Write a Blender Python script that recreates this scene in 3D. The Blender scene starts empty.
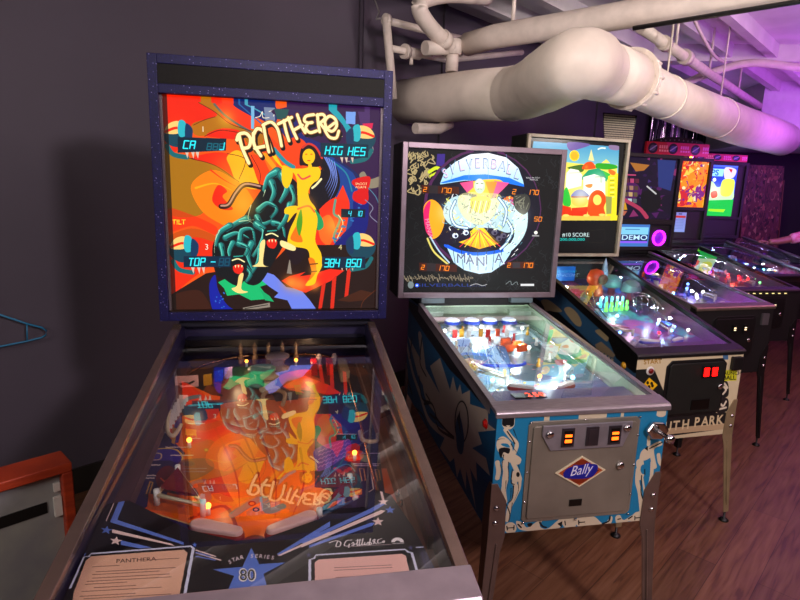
import bpy, bmesh, math, random
import numpy as np
from mathutils import Vector, Matrix
PI = math.pi
random.seed(7)
sc = bpy.context.scene
COL = sc.collection

# ------------------------------------------------------------------ artwork rasteriser (generates textures in memory)
def homog(src, dst):
    A = []
    for (x, y), (u, v) in zip(src, dst):
        A.append([x, y, 1, 0, 0, 0, -u*x, -u*y, u]); A.append([0, 0, 0, x, y, 1, -v*x, -v*y, v])
    A = np.array(A, float)
    s = np.linalg.solve(A[:, :8], A[:, 8]); return np.append(s, 1).reshape(3, 3)
def smooth_pts(P, closed, n=6):
    P = np.array(P, float); N = len(P); out = []
    rng = range(N) if closed else range(N-1)
    for i in rng:
        if closed: a, b, c, d = P[i-1], P[i], P[(i+1) % N], P[(i+2) % N]
        else: a, b, c, d = P[max(i-1, 0)], P[i], P[i+1], P[min(i+2, N-1)]
        for k in range(n):
            t = k/n
            out.append(.5*((2*b)+(-a+c)*t+(2*a-5*b+4*c-d)*t*t+(-a+3*b-3*c+d)*t**3))
    if not closed: out.append(P[-1])
    return np.array(out)
class Art:
    def __init__(s, w, h, base=(0, 0, 0), quad=None):
        s.w, s.h = w, h; s.a = np.zeros((h, w, 3)); s.a[:] = base
        s.H = homog(quad, [(0, 0), (w, 0), (w, h), (0, h)]) if quad else np.diag([w, h, 1.0])
        s.view()
        s.k = w/(math.dist(quad[0], quad[1])) if quad else w
        if quad: s.k = .5*(w/math.dist(quad[0], quad[1])+h/math.dist(quad[1], quad[2]))
    def view(s, x=0, y=0, k=1): s.vx, s.vy, s.vk = x, y, k
    def m(s, P):
        P = np.array(P, float).reshape(-1, 2)
        P = P/s.vk+np.array([s.vx, s.vy])
        q = np.c_[P, np.ones(len(P))] @ s.H.T
        return q[:, :2]/q[:, 2:]
    def _fill(s, Q, col, al=1):
        x0, y0 = np.floor(Q.min(0)).astype(int); x1, y1 = np.ceil(Q.max(0)).astype(int)
        x0, y0 = max(x0, 0), max(y0, 0); x1, y1 = min(x1, s.w), min(y1, s.h)
        if x1 <= x0 or y1 <= y0: return
        T = np.zeros((y1-y0, x1-x0+1), int); R = np.roll(Q, -1, 0)
        for (ax, ay), (bx, by) in zip(Q, R):
            if ay == by: continue
            lo, hi = (ay, by) if ay < by else (by, ay)
            r = np.arange(max(math.ceil(lo-.5), y0), min(math.ceil(hi-.5), y1))
            if len(r) == 0: continue
            X = ax+(r+.5-ay)*(bx-ax)/(by-ay)
            c = np.clip(np.ceil(X-.5).astype(int), x0, x1)-x0
            np.add.at(T, (r-y0, c), 1)
        M = (np.cumsum(T, 1) % 2 == 1)[:, :x1-x0]
        reg = s.a[y0:y1, x0:x1]
        if callable(col):
            yy, xx = np.nonzero(M); c = col((xx+x0)/s.w, (yy+y0)/s.h)
            reg[M] = reg[M]*(1-al)+c*al
        else: reg[M] = reg[M]*(1-al)+np.array(col)*al
    def poly(s, P, col, sm=False, al=1):
        Q = s.m(P)
        if sm: Q = smooth_pts(Q, True)
        s._fill(Q, col, al)
    def line(s, P, w, col, sm=True, closed=False, taper=False, al=1):
        Q = s.m(P)
        if sm and len(Q) > 2: Q = smooth_pts(Q, closed)
        if closed: Q = np.vstack([Q, Q[:1]])
        w = w*s.k/s.vk/2
        if len(Q) < 2: return
        T = np.gradient(Q, axis=0); T /= np.linalg.norm(T, axis=1)[:, None]+1e-9
        N = np.c_[-T[:, 1], T[:, 0]]
        ww = np.full(len(Q), w)
        if taper: ww = w*np.linspace(1, .12, len(Q))
        for i in range(len(Q)-1):
            s._fill(np.array([Q[i]+N[i]*ww[i], Q[i+1]+N[i+1]*ww[i+1], Q[i+1]-N[i+1]*ww[i+1], Q[i]-N[i]*ww[i]]), col, al)
        if w > 1:
            for i in ((0, -1) if not taper else (0,)):
                t = np.linspace(0, 2*PI, 10, endpoint=False)
                s._fill(Q[i]+ww[i]*np.c_[np.cos(t), np.sin(t)], col, al)
    def ell(s, x, y, rx, ry, col, al=1, ang=0, n=26):
        t = np.linspace(0, 2*PI, n, endpoint=False); c, q = math.cos(ang), math.sin(ang)
        X, Y = rx*np.cos(t), ry*np.sin(t)
        s.poly(np.c_[x+c*X-q*Y, y+q*X+c*Y], col, al=al)
    def star(s, x, y, r, col, n=5, r2=.42, ang=-PI/2, sq=1):
        P = [(x+(r if i % 2 == 0 else r*r2)*math.cos(ang+i*PI/n), y+sq*(r if i % 2 == 0 else r*r2)*math.sin(ang+i*PI/n)) for i in range(2*n)]
        s.poly(P, col)
    def text(s, t, x, y, h, col, ang=0, shear=0, stretch=1, center=False, warp=None, bold=0):
        tris, wid = glyphs(t, bold)
        if center: x0 = -wid/2
        else: x0 = 0
        c, q = math.cos(ang), math.sin(ang)
        for T in tris:
            X = (T[:, 0]+x0)*h*stretch+T[:, 1]*h*shear; Y = -T[:, 1]*h
            if warp: P = np.array([warp(a, b) for a, b in zip(X, Y)])
            else: P = np.c_[x+c*X-q*Y, y+q*X+c*Y]
            s._fill(s.m(P), col)
    def digits(s, t, x, y, w, h, col, ang=0, shear=.15, gap=.35, lw=.16, dim=None):
        S = {'a': ((0, 0), (1, 0)), 'b': ((1, 0), (1, .5)), 'c': ((1, .5), (1, 1)), 'd': ((0, 1), (1, 1)), 'e': ((0, .5), (0, 1)), 'f': ((0, 0), (0, .5)), 'g': ((0, .5), (1, .5)), 'm': ((.5, 0), (.5, 1))}
        D = {'0': 'abcdef', '1': 'bc', '2': 'abged', '3': 'abgcd', '4': 'fgbc', '5': 'afgcd', '6': 'afgedc', '7': 'abc', '8': 'abcdefg', '9': 'abcdfg', 'A': 'abcefg', 'H': 'bcefg', 'E': 'afged', 'S': 'afgcd', 'T': 'am', 'O': 'abcdef', 'P': 'abefg', 'I': 'adm', 'G': 'afedc', '-': 'g', ' ': '', 'C': 'afed', 'L': 'fed', 'J': 'bcd', 'D': 'abcdef', 'M': 'abcefm'}
        c, q = math.cos(ang), math.sin(ang)
        for ch in t:
            for seg in (('abcdefg' if ch != ' ' else '') if dim else ''):
                pass
            for seg in D.get(ch, ''):
                P = []
                for (a, b) in S[seg]:
                    X = a*w+(1-b)*h*shear; Y = b*h
                    P.append((x+c*X-q*Y, y+q*X+c*Y))
                s.line(P, lw*h, col, sm=False)
            x += c*w*(1+gap+.1); y += q*w*(1+gap+.1)
    def glow(s, x, y, r, col, amt=.5):
        C = s.m([(x, y)])[0]; R = r*s.k/s.vk
        x0, x1 = int(max(C[0]-2.5*R, 0)), int(min(C[0]+2.5*R, s.w)); y0, y1 = int(max(C[1]-2.5*R, 0)), int(min(C[1]+2.5*R, s.h))
        if x1 <= x0 or y1 <= y0: return
        X, Y = np.meshgrid(np.arange(x0, x1), np.arange(y0, y1))
        g = (np.exp(-((X-C[0])**2+(Y-C[1])**2)/(R*R))*amt)[:, :, None]
        reg = s.a[y0:y1, x0:x1]; reg[:] = reg*(1-g)+np.array(col)*g
    def image(s, name):
        im = bpy.data.images.new(name, s.w, s.h)
        buf = np.ones((s.h, s.w, 4), np.float32); buf[:, :, :3] = np.clip(s.a[::-1], 0, 1)
        im.pixels.foreach_set(buf.ravel()); im.update(); im.pack()
        return im
_gc = {}
def glyphs(t, bold=0):
    k = (t, bold)
    if k in _gc: return _gc[k]
    cu = bpy.data.curves.new('t', 'FONT'); cu.body = t; cu.size = 1.38; cu.offset = bold; cu.resolution_u = 3; cu.fill_mode = 'FRONT' if cu.dimensions == '2D' else 'NONE'
    ob = bpy.data.objects.new('t', cu); COL.objects.link(ob)
    bpy.context.view_layer.update()
    me = ob.evaluated_get(bpy.context.evaluated_depsgraph_get()).to_mesh()
    V = np.array([v.co[:2] for v in me.vertices]).reshape(-1, 2)
    tr = [V[list(p.vertices)] for p in me.polygons]
    w = V[:, 0].max() if len(V) else 0
    bpy.data.objects.remove(ob); bpy.data.curves.remove(cu)
    _gc[k] = (tr, w); return _gc[k]
def lin(c1, c2, ax='y', a=0, b=1):
    c1, c2 = np.array(c1), np.array(c2)
    def f(x, y):
        t = np.clip(((x if ax == 'x' else y)-a)/(b-a), 0, 1)[:, None]
        return c1*(1-t)+c2*t
    return f

# ------------------------------------------------------------------ materials
def new_mat(name):
    m = bpy.data.materials.new(name); m.use_nodes = True; nt = m.node_tree; nt.nodes.clear()
    out = nt.nodes.new('ShaderNodeOutputMaterial'); return m, nt, out
def lin1(c): return c/12.92 if c <= .04045 else ((c+.055)/1.055)**2.4
def L3(c): return (lin1(c[0]), lin1(c[1]), lin1(c[2]), 1)
_mc = {}
def mat(name, col, rough=.5, metal=0, var=.12, scale=18, emit=None, estr=0, bump=0, col2=None, stretch=None, spec=.5, coat=0):
    if name in _mc: return _mc[name]
    m, nt, out = new_mat(name); N = nt.nodes; K = nt.links
    p = N.new('ShaderNodeBsdfPrincipled'); K.new(p.outputs[0], out.inputs[0])
    tc = N.new('ShaderNodeTexCoord'); mp = N.new('ShaderNodeMapping'); K.new(tc.outputs['Object'], mp.inputs[0])
    if stretch: mp.inputs['Scale'].default_value = stretch
    no = N.new('ShaderNodeTexNoise'); no.inputs['Scale'].default_value = scale; no.inputs['Detail'].default_value = 4; K.new(mp.outputs[0], no.inputs['Vector'])
    r = N.new('ShaderNodeValToRGB'); K.new(no.outputs[0], r.inputs[0])
    a = L3(col); b = L3(col2) if col2 else tuple(min(1, x*(1+var)) for x in a[:3])+(1,); a2 = a if col2 else tuple(x*(1-var) for x in a[:3])+(1,)
    r.color_ramp.elements[0].position = .35; r.color_ramp.elements[1].position = .65
    r.color_ramp.elements[0].color = a2; r.color_ramp.elements[1].color = b
    K.new(r.outputs[0], p.inputs['Base Color'])
    p.inputs['Roughness'].default_value = rough; p.inputs['Metallic'].default_value = metal
    p.inputs['Specular IOR Level'].default_value = spec; p.inputs['Coat Weight'].default_value = coat
    if emit: p.inputs['Emission Color'].default_value = L3(emit); p.inputs['Emission Strength'].default_value = estr
    if bump:
        bn = N.new('ShaderNodeBump'); bn.inputs['Strength'].default_value = bump; bn.inputs['Distance'].default_value = .004
        K.new(no.outputs[0], bn.inputs['Height']); K.new(bn.outputs[0], p.inputs['Normal'])
    _mc[name] = m; return m
def art_mat(name, art, emit=0, rough=.45, base=1, metal=0, spec=.5):
    m, nt, out = new_mat(name); N = nt.nodes; K = nt.links
    p = N.new('ShaderNodeBsdfPrincipled'); K.new(p.outputs[0], out.inputs[0])
    t = N.new('ShaderNodeTexImage'); t.image = art.image(name); t.extension = 'EXTEND'
    uv = N.new('ShaderNodeUVMap'); uv.uv_map = 'UVMap'; K.new(uv.outputs[0], t.inputs[0])
    if base == 1: K.new(t.outputs[0], p.inputs['Base Color'])
    else: p.inputs['Base Color'].default_value = (base, base, base, 1)
    if emit: K.new(t.outputs[0], p.inputs['Emission Color']); p.inputs['Emission Strength'].default_value = emit
    p.inputs['Roughness'].default_value = rough; p.inputs['Metallic'].default_value = metal; p.inputs['Specular IOR Level'].default_value = .12 if emit > .3 else spec
    return m
def glass_mat(name, tint=(1, 1, 1), rough=.0, ior=1.52, k=1.0):
    m, nt, out = new_mat(name); N = nt.nodes; K = nt.links
    tr = N.new('ShaderNodeBsdfTransparent'); tr.inputs[0].default_value = (*tint, 1)
    g = N.new('ShaderNodeBsdfGlossy'); g.inputs['Roughness'].default_value = rough
    f = N.new('ShaderNodeFresnel'); f.inputs['IOR'].default_value = ior
    mx = N.new('ShaderNodeMixShader'); mu = N.new('ShaderNodeMath'); mu.operation = 'MULTIPLY'; mu.inputs[1].default_value = k; mu.use_clamp = True
    # faint smudges on the pane
    tc = N.new('ShaderNodeTexCoord'); no = N.new('ShaderNodeTexNoise'); no.inputs['Scale'].default_value = 6; K.new(tc.outputs['Object'], no.inputs['Vector'])
    mr = N.new('ShaderNodeMapRange'); mr.inputs[3].default_value = rough; mr.inputs[4].default_value = rough+.015; K.new(no.outputs[0], mr.inputs[0]); K.new(mr.outputs[0], g.inputs['Roughness'])
    
    ge = N.new('ShaderNodeNewGeometry'); iv = N.new('ShaderNodeMath'); iv.operation = 'SUBTRACT'; iv.inputs[0].default_value = 1; K.new(ge.outputs['Backfacing'], iv.inputs[1])
    m3 = N.new('ShaderNodeMath'); m3.operation = 'MULTIPLY'; K.new(f.outputs[0], m3.inputs[0]); K.new(iv.outputs[0], m3.inputs[1]); K.new(m3.outputs[0], mu.inputs[0]); K.new(mu.outputs[0], mx.inputs[0]); K.new(tr.outputs[0], mx.inputs[1]); K.new(g.outputs[0], mx.inputs[2]); K.new(mx.outputs[0], out.inputs[0])
    return m

# ------------------------------------------------------------------ mesh helpers
class B:
    """collects shapes for ONE mesh; each shape may carry a material slot and a uv function"""
    def __init__(s): s.bm = bmesh.new(); s.uv = s.bm.loops.layers.uv.new('UVMap')
    def face(s, vs, mi=0, uv=None, sm=False):
        try: f = s.bm.faces.new(vs)
        except ValueError: return None
        f.material_index = mi; f.smooth = sm
        if uv:
            for l, c in zip(f.loops, uv): l[s.uv].uv = c
        return f
    def quad(s, pts, mi=0, uv=((0, 1), (1, 1), (1, 0), (0, 0))):
        return s.face([s.bm.verts.new(p) for p in pts], mi, uv)
    def prism(s, poly, axis, a, b, mi=0, smi=None, sm=False):
        """poly: 2D outline; axis x: (y,z) outline, axis y: (x,z), axis z: (x,y); extruded from a to b"""
        def P(p, t): return {'x': (t, p[0], p[1]), 'y': (p[0], t, p[1]), 'z': (p[0], p[1], t)}[axis]
        A = [s.bm.verts.new(P(p, a)) for p in poly]; Bv = [s.bm.verts.new(P(p, b)) for p in poly]
        s.face(A[::-1], mi); s.face(Bv, mi); n = len(poly)
        for i in range(n): s.face([A[i], A[(i+1) % n], Bv[(i+1) % n], Bv[i]], mi if smi is None else smi, sm=sm)
        return s
    def box(s, x0, x1, y0, y1, z0, z1, mi=0): return s.prism([(x0, y0), (x1, y0), (x1, y1), (x0, y1)], 'z', z0, z1, mi)
    def slab(s, x0, x1, y0, za0, za1, y1, zb0, zb1, mi=0):
        """box whose z range changes linearly from front y0 to back y1"""
        return s.prism([(y0, za0), (y1, zb0), (y1, zb1), (y0, za1)], 'x', x0, x1, mi)
    def tube(s, path, r, n=12, mi=0, caps=True, sm=True):
        P = [Vector(p) for p in path]; rs = r if isinstance(r, (list, tuple)) else [r]*len(P); rings = []
        up = Vector((0, 0, 1))
        for i, p in enumerate(P):
            t = (P[min(i+1, len(P)-1)]-P[max(i-1, 0)]).normalized()
            u = t.cross(up)
            if u.length < .05: u = t.cross(Vector((1, 0, 0)))
            u.normalize(); v = t.cross(u).normalized()
            rings.append([s.bm.verts.new(p+(u*math.cos(2*PI*k/n)+v*math.sin(2*PI*k/n))*rs[i]) for k in range(n)])
        for a, b in zip(rings, rings[1:]):
            for k in range(n): s.face([a[k], a[(k+1) % n], b[(k+1) % n], b[k]], mi, sm=sm)
        if caps: s.face(rings[0][::-1], mi); s.face(rings[-1], mi)
        return s
    def lathe(s, prof, c=(0, 0, 0), n=20, mi=0, M=None, sm=True, mis=None):
        """prof: (r,z) from bottom to top around the z axis at c; M optional rotation matrix"""
        c = Vector(c); rings = []
        for r, z in prof:
            ring = []
            for k in range(n if r > 1e-6 else 1):
                v = Vector((r*math.cos(2*PI*k/n), r*math.sin(2*PI*k/n), z))
                if M: v = M @ v
                ring.append(s.bm.verts.new(c+v))
            rings.append(ring)
        for j, (a, b) in enumerate(zip(rings, rings[1:])):
            m_ = mis[j] if mis else mi
            for k in range(n):
                A = a[k % len(a)], a[(k+1) % len(a)]; Bb = b[(k+1) % len(b)], b[k % len(b)]
                vs = [A[0]] if len(a) == 1 else list(A)
                vs += [Bb[0]] if len(b) == 1 else list(Bb)
                if len(vs) > 2: s.face(vs, m_, sm=sm)
        if len(rings[0]) > 1: s.face(rings[0][::-1], mi)
        if len(rings[-1]) > 1: s.face(rings[-1], mi if not mis else mis[-1])
        return s
    def build(s, name, mats, parent=None, bevel=0, seg=2, normals=True):
        if normals: bmesh.ops.recalc_face_normals(s.bm, faces=s.bm.faces)
        me = bpy.data.meshes.new(name); s.bm.to_mesh(me); s.bm.free()
        for m in (mats if isinstance(mats, (list, tuple)) else [mats]): me.materials.append(m)
        o = bpy.data.objects.new(name, me); COL.objects.link(o)
        if parent: o.parent = parent
        if bevel:
            b = o.modifiers.new('bevel', 'BEVEL'); b.width = bevel; b.segments = seg; b.limit_method = 'ANGLE'; b.angle_limit = math.radians(40)
        return o
def tag(o, label=None, cat=None, group=None, kind=None):
    if label: o['label'] = label
    if cat: o['category'] = cat
    if group: o['group'] = group
    if kind: o['kind'] = kind
    return o
def empty(name, loc=(0, 0, 0), rz=0):
    o = bpy.data.objects.new(name, None); COL.objects.link(o); o.location = loc; o.rotation_euler = (0, 0, rz); o.empty_display_size = .1
    return o
def set_uv(o, fn, mi=None):
    me = o.data; uv = me.uv_layers['UVMap'].data
    for p in me.polygons:
        if mi is not None and p.material_index != mi: continue
        for li in p.loop_indices: uv[li].uv = fn(me.vertices[me.loops[li].vertex_index].co)
def lamp(name, kind, loc, energy, col, size=.1, rot=None, parent=None, spread=None, sy=None):
    l = bpy.data.lights.new(name, kind); l.energy = energy; l.color = col
    if kind == 'AREA':
        l.size = size
        if sy: l.shape = 'RECTANGLE'; l.size_y = sy
        if spread: l.spread = spread
    elif kind == 'SPOT':
        l.shadow_soft_size = size; l.spot_size = spread or 1.5; l.spot_blend = .6
    else: l.shadow_soft_size = size
    o = bpy.data.objects.new(name, l); COL.objects.link(o); o.location = loc
    if rot: o.rotation_euler = rot
    if parent: o.parent = parent
    return o
# ------------------------------------------------------------------ artwork: first machine, backglass
OR, RD, YE, GO, BK, TE, NV = (1, .42, .03), (.93, .13, .02), (1, .85, .1), (.70, .42, .02), (.03, .02, .03), (.08, .55, .55), (.06, .10, .42)
CRM = (1, .95, .68)
def art_panthera():
    a = Art(900, 860, (.95, .32, .03), [(160.4, 99.2), (382.1, 112.6), (377.0, 309.5), (170.5, 311.3)])
    P, Ln, E = a.poly, a.line, a.ell
    # swirling flames, left side
    P([(155, 95), (260, 95), (250, 120), (215, 118), (190, 130), (178, 150), (160, 150)], RD, True)
    a.view(155, 95, 6.667)
    P([(290, 50), (400, 60), (470, 180), (640, 230), (760, 300), (700, 420), (560, 250), (470, 220), (420, 230), (330, 270), (260, 260), (250, 190), (400, 145), (395, 110)], GO, True)
    P([(340, 270), (430, 225), (560, 235), (545, 290), (470, 290)], RD, True)
    P([(50, 330), (130, 400), (260, 420), (470, 440), (560, 560), (420, 620), (300, 800), (60, 760)], (.66, .43, .03), True)
    P([(240, 420), (480, 390), (600, 580), (540, 560), (460, 500), (380, 460)], RD, True)
    P([(480, 410), (560, 370), (650, 480), (700, 620), (560, 600), (500, 480)], (1, .72, .08), True)
    P([(240, 600), (380, 500), (520, 560), (620, 640), (680, 800), (560, 900), (420, 850), (300, 760)], (.98, .5, .02), True)
    Ln([(370, 500), (450, 560), (540, 610)], 10, RD, taper=True); Ln([(270, 620), (400, 590), (520, 640)], 14, (1, .68, .05), taper=True)
    P([(380, 700), (420, 600), (480, 640), (450, 680), (520, 760), (440, 760)], RD, True)
    P([(640, 400), (760, 430), (800, 540), (760, 640), (700, 600), (660, 500)], (.98, .25, .02), True)
    P([(700, 330), (800, 380), (800, 520), (760, 500)], OR, True)
    P([(420, 60), (640, 60), (640, 230), (560, 200), (470, 130)], (.97, .2, .05), True)
    Ln([(395, 60), (460, 130), (560, 200), (640, 245)], 14, (.35, .38, .35))
    P([(520, 60), (660, 60), (800, 70), (800, 200), (700, 160), (620, 130)], (.05, .12, .38), True)
    Ln([(560, 60), (640, 130), (720, 200)], 8, (.1, .35, .6)); Ln([(600, 60), (700, 110), (800, 180)], 8, (.25, .6, .7))
    # reflections on the glass, painted into the art as pale blue streaks behind the title
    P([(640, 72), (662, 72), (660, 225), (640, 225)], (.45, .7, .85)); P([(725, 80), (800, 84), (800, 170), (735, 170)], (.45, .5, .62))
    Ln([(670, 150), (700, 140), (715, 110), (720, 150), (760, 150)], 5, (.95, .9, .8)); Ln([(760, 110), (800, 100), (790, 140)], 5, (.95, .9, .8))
    for s_ in ([(400, 145), (330, 165), (255, 200)], [(330, 275), (430, 235), (560, 250)], [(480, 390), (600, 430), (560, 560)], [(240, 425), (400, 470), (560, 580)], [(290, 50), (395, 110), (500, 190), (640, 240)], [(640, 400), (700, 520), (690, 620)], [(50, 330), (130, 405), (260, 425)]): Ln(s_, 4, (.35, .06, .01))
    a.glow(480, 480, 90, (1, .6, .1), .35); a.glow(150, 250, 90, (1, .35, .05), .3)
    # right purple wing
    a.view(265, 95, 6.667)
    P([(100, 90), (780, 100), (780, 1450), (600, 1300), (520, 700), (430, 420), (300, 300), (200, 210), (90, 150)], (.19, .07, .26), True)
    P([(60, 90), (160, 95), (140, 170), (80, 160)], (.1, .3, .3)); P([(160, 95), (240, 100), (245, 140), (170, 140)], (.18, .1, .3))
    P([(420, 90), (480, 100), (560, 200), (600, 260), (580, 330), (520, 200)], (.1, .62, .68), True)
    P([(540, 110), (605, 112), (602, 195), (540, 190)], (.45, .62, .9)); P([(620, 110), (700, 112), (700, 200), (650, 260)], (.28, .16, .38))
    P([(90, 200), (200, 160), (260, 270), (380, 330), (340, 420), (200, 350)], (.1, .12, .42), True)
    P([(0, 250), (100, 330), (200, 280), (280, 340), (230, 500), (100, 400), (0, 420)], (.95, .25, .03), True)
    Ln([(60, 360), (130, 440), (190, 480)], 26, (.12, .55, .6)); Ln([(0, 400), (60, 480)], 30, (1, .6, .05))
    P([(380, 420), (500, 440), (600, 540), (640, 700), (600, 900), (540, 950), (480, 700)], (.05, .24, .55), True)
    Ln([(430, 430), (540, 520), (580, 640)], 10, (.1, .5, .6)); Ln([(470, 430), (600, 520), (650, 600)], 16, (.04, .12, .35))
    # long dark hair
    P([(300, 330), (380, 400), (470, 470), (500, 600), (440, 720), (330, 820), (300, 700), (310, 560), (380, 480)], (.03, .02, .08), True)
    for k in range(5): Ln([(390+k*18, 400+k*12), (440+k*10, 520+k*15), (400+k*8, 620+k*20)], 9, (.45, .55, .88), taper=True)
    Ln([(315, 620), (340, 600), (375, 560)], 14, CRM)
    # red flame and serpent
    P([(330, 800), (450, 690), (560, 700), (540, 900), (500, 1020), (420, 1060), (300, 1150), (200, 1000), (280, 900)], (.95, .17, .04), True)
    P([(360, 850), (430, 800), (470, 900), (430, 1000), (370, 960)], (1, .4, .1), True)
    P([(470, 700), (560, 700), (520, 600)], (.95, .2, .05))
    Ln([(470, 700), (460, 790), (500, 830), (460, 940), (480, 1000)], 16, (.35, .6, .52)); Ln([(490, 800), (520, 860), (480, 960)], 6, CRM)
    Ln([(640, 720), (630, 880), (560, 960), (470, 1060), (380, 1100)], 110, (.03, .08, .45))
    for k in range(26):
        t = k/26; X = 640-200*t+random.uniform(-30, 30); Y = 740+250*t+random.uniform(-25, 25)
        E(X, Y, 8, 6, (.12, .42, .7))
    Ln([(640, 520), (640, 580), (680, 620), (780, 560)], 7, (.6, .55, .5)); P([(630, 540), (660, 510), (700, 560), (780, 540), (780, 600), (690, 620)], (.55, .5, .42), True)
    P([(600, 560), (700, 545), (690, 640), (690, 700), (655, 730), (590, 700), (590, 650), (620, 630), (580, 590)], (.85, .04, .04), True)
    for k in range(2): a.text(('EXTRA', 'BALL')[k] if 0 else ('SHOOT', 'AGAIN')[k], 602, 600+k*22, 17, CRM)
    Ln([(670, 700), (720, 750), (700, 800), (750, 850)], 6, (.5, .5, .6)); Ln([(690, 620), (740, 680), (770, 760)], 6, (.3, .5, .6))
    Ln([(700, 300), (720, 380), (640, 440), (540, 440)], 5, (.6, .6, .6)); P([(650, 190), (722, 186), (715, 225), (662, 220)], (.85, .1, .3))
    # ground, rocks, red stairs
    a.view(155, 230, 6.667)
    P([(60, 100), (200, 20), (400, 60), (420, 180), (240, 330), (80, 430)], (.92, .16, .02), True)
    P([(60, 60), (240, -10), (400, 40), (400, 80), (250, 50), (70, 130)], (.8, .3, .02), True)
    P([(60, 460), (340, 290), (520, 260), (700, 300), (900, 100), (1500, 100), (1500, 560), (60, 560)], (.12, .04, .02))
    P([(90, 450), (260, 400), (330, 440), (360, 560), (80, 560)], (.22, .08, .02), True)
    P([(360, 380), (400, 300), (420, 400), (480, 500), (560, 560), (400, 560)], (.02, .1, .6), True)
    for k in range(12): E(random.uniform(400, 470), random.uniform(380, 520), 5, 5, (.15, .4, .75))
    P([(420, 350), (500, 310), (600, 340), (700, 280), (760, 290), (760, 360), (700, 380), (760, 460), (640, 470), (560, 430), (480, 440), (460, 390)], (.03, .72, .42))
    a.view(265, 230, 6.667)
    P([(0, 280), (60, 300), (140, 380), (240, 400), (300, 470), (350, 540), (250, 540), (180, 530), (150, 470), (60, 450), (90, 420), (30, 380), (-20, 340)], (.42, .50, .90))
    P([(-30, 400), (30, 440), (60, 480), (0, 470)], (.03, .66, .4))
    P([(110, 340), (160, 310), (270, 280), (230, 310), (300, 300), (430, 260), (530, 270), (440, 340), (270, 420), (190, 390)], (.95, .14, .05)); a.glow(170, 350, 50, (1, .6, .2), .8); a.glow(330, 370, 40, (1, .6, .2), .7)
    for x, y, e in ((390, 370, 360), (460, 330, 440), (560, 270, 535)): P([(x-12, y), (x+18, y-30), (e+20, 520 if x < 500 else 440), (e-5, 530 if x < 500 else 450)], (.85, .15, .06))
    P([(480, 470), (640, 400), (720, 420), (660, 470), (560, 480)], (.25, .1, .02)); Ln([(640, 520), (660, 470), (740, 400)], 5, (.35, .15, .03))
    P([(145, 290), (165, 185), (180, 295)], (.55, .5, .45))
    # panther : near black body with teal muscles
    a.view(155, 160, 6.667)
    DK = (.02, .05, .07)
    Ln([(440, 310), (490, 300), (540, 220), (600, 165), (720, 185), (780, 200)], 34, (.12, .05, .04)); Ln([(440, 305), (490, 295), (540, 215), (600, 160), (700, 175)], 12, (.75, .55, .5))
    P([(800, 70), (900, 110), (960, 200), (900, 420), (860, 560), (780, 700), (700, 820), (620, 830), (540, 760), (420, 780), (380, 620), (420, 500), (560, 410), (640, 300), (720, 180)], DK, True)
    P([(430, 500), (500, 470), (640, 420), (700, 560), (640, 700), (560, 840), (430, 760), (400, 640)], DK, True)
    P([(840, 160), (1000, 200), (1100, 360), (1040, 560), (940, 700), (860, 560)], (.10, .03, .08), True)
    TL = (.15, .62, .56); DT = (.05, .32, .33)
    for s_, w in (([(815, 80), (755, 120), (725, 215)], 40), ([(775, 150), (795, 220), (765, 300)], 34), ([(850, 100), (880, 190), (835, 290)], 44), ([(690, 335), (755, 290), (815, 330), (775, 395)], 26), ([(680, 380), (720, 430), (790, 405)], 26), ([(610, 395), (540, 425), (475, 480)], 34), ([(500, 440), (430, 490), (408, 580)], 30), ([(470, 520), (550, 490), (630, 525)], 26),
        ([(565, 540), (580, 475), (650, 465), (668, 545)], 26), ([(645, 560), (620, 640), (655, 740)], 34), ([(680, 430), (730, 480), (705, 570), (655, 650)], 36), ([(520, 555), (495, 620), (520, 690)], 26), ([(440, 570), (455, 650), (430, 720)], 26), ([(560, 560), (620, 590), (600, 650)], 26), ([(590, 700), (640, 760), (610, 820)], 26), ([(790, 420), (850, 440), (870, 520)], 26), ([(700, 600), (690, 680), (650, 760)], 24), ([(900, 300), (870, 400), (820, 470)], 30), ([(905, 180), (930, 260), (900, 340)], 24)):
        Ln(s_, w*1.7, DT, taper=True); Ln([(x-4, y-5) for x, y in s_], w*1.15, (.10, .50, .47), taper=True); Ln([(x-8, y-9) for x, y in s_], w*.42, (.22, .70, .64), taper=True); Ln([(x-12, y-12) for x, y in s_], w*.16, (.50, .88, .78), taper=True); Ln([(x+w*.5, y+w*.35) for x, y in s_], 6, (.005, .02, .03), taper=True)
    for s_ in ([(640, 300), (620, 390), (660, 400)], [(735, 200), (720, 250)], [(430, 470), (400, 540), (395, 640)], [(560, 410), (620, 405), (660, 430)]): Ln(s_, 5, (.85, .95, .75), taper=True)
    # heads with red jaws
    for hx, hy in ((545, 690), (770, 520)):
        P([(hx-45, hy-50), (hx+20, hy-70), (hx+65, hy-30), (hx+60, hy+60), (hx+5, hy+85), (hx-40, hy+50)], DK, True)
        Ln([(hx-30, hy-20), (hx+10, hy-30), (hx+50, hy-10)], 9, CRM); Ln([(hx-20, hy-45), (hx+40, hy-50)], 8, TL)
        P([(hx-25, hy+20), (hx+20, hy+5), (hx+45, hy+30), (hx+25, hy+70), (hx-15, hy+60)], (.9, .12, .05), True)
        for q in (-15, 5, 28): P([(hx+q, hy+12), (hx+q+12, hy+12), (hx+q+6, hy+32)], CRM)
    P([(560, 770), (590, 760), (575, 860), (620, 880), (560, 890), (510, 860), (545, 840)], (1, .85, .5), True); P([(700, 560), (735, 540), (720, 690), (760, 710), (650, 710), (690, 680)], (1, .88, .55), True)
    # dancing figure, plain stylised silhouette in amber
    a.view(265, 95, 6.667)
    SK, SH = (1, .78, .04), (.93, .45, .03)
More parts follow.
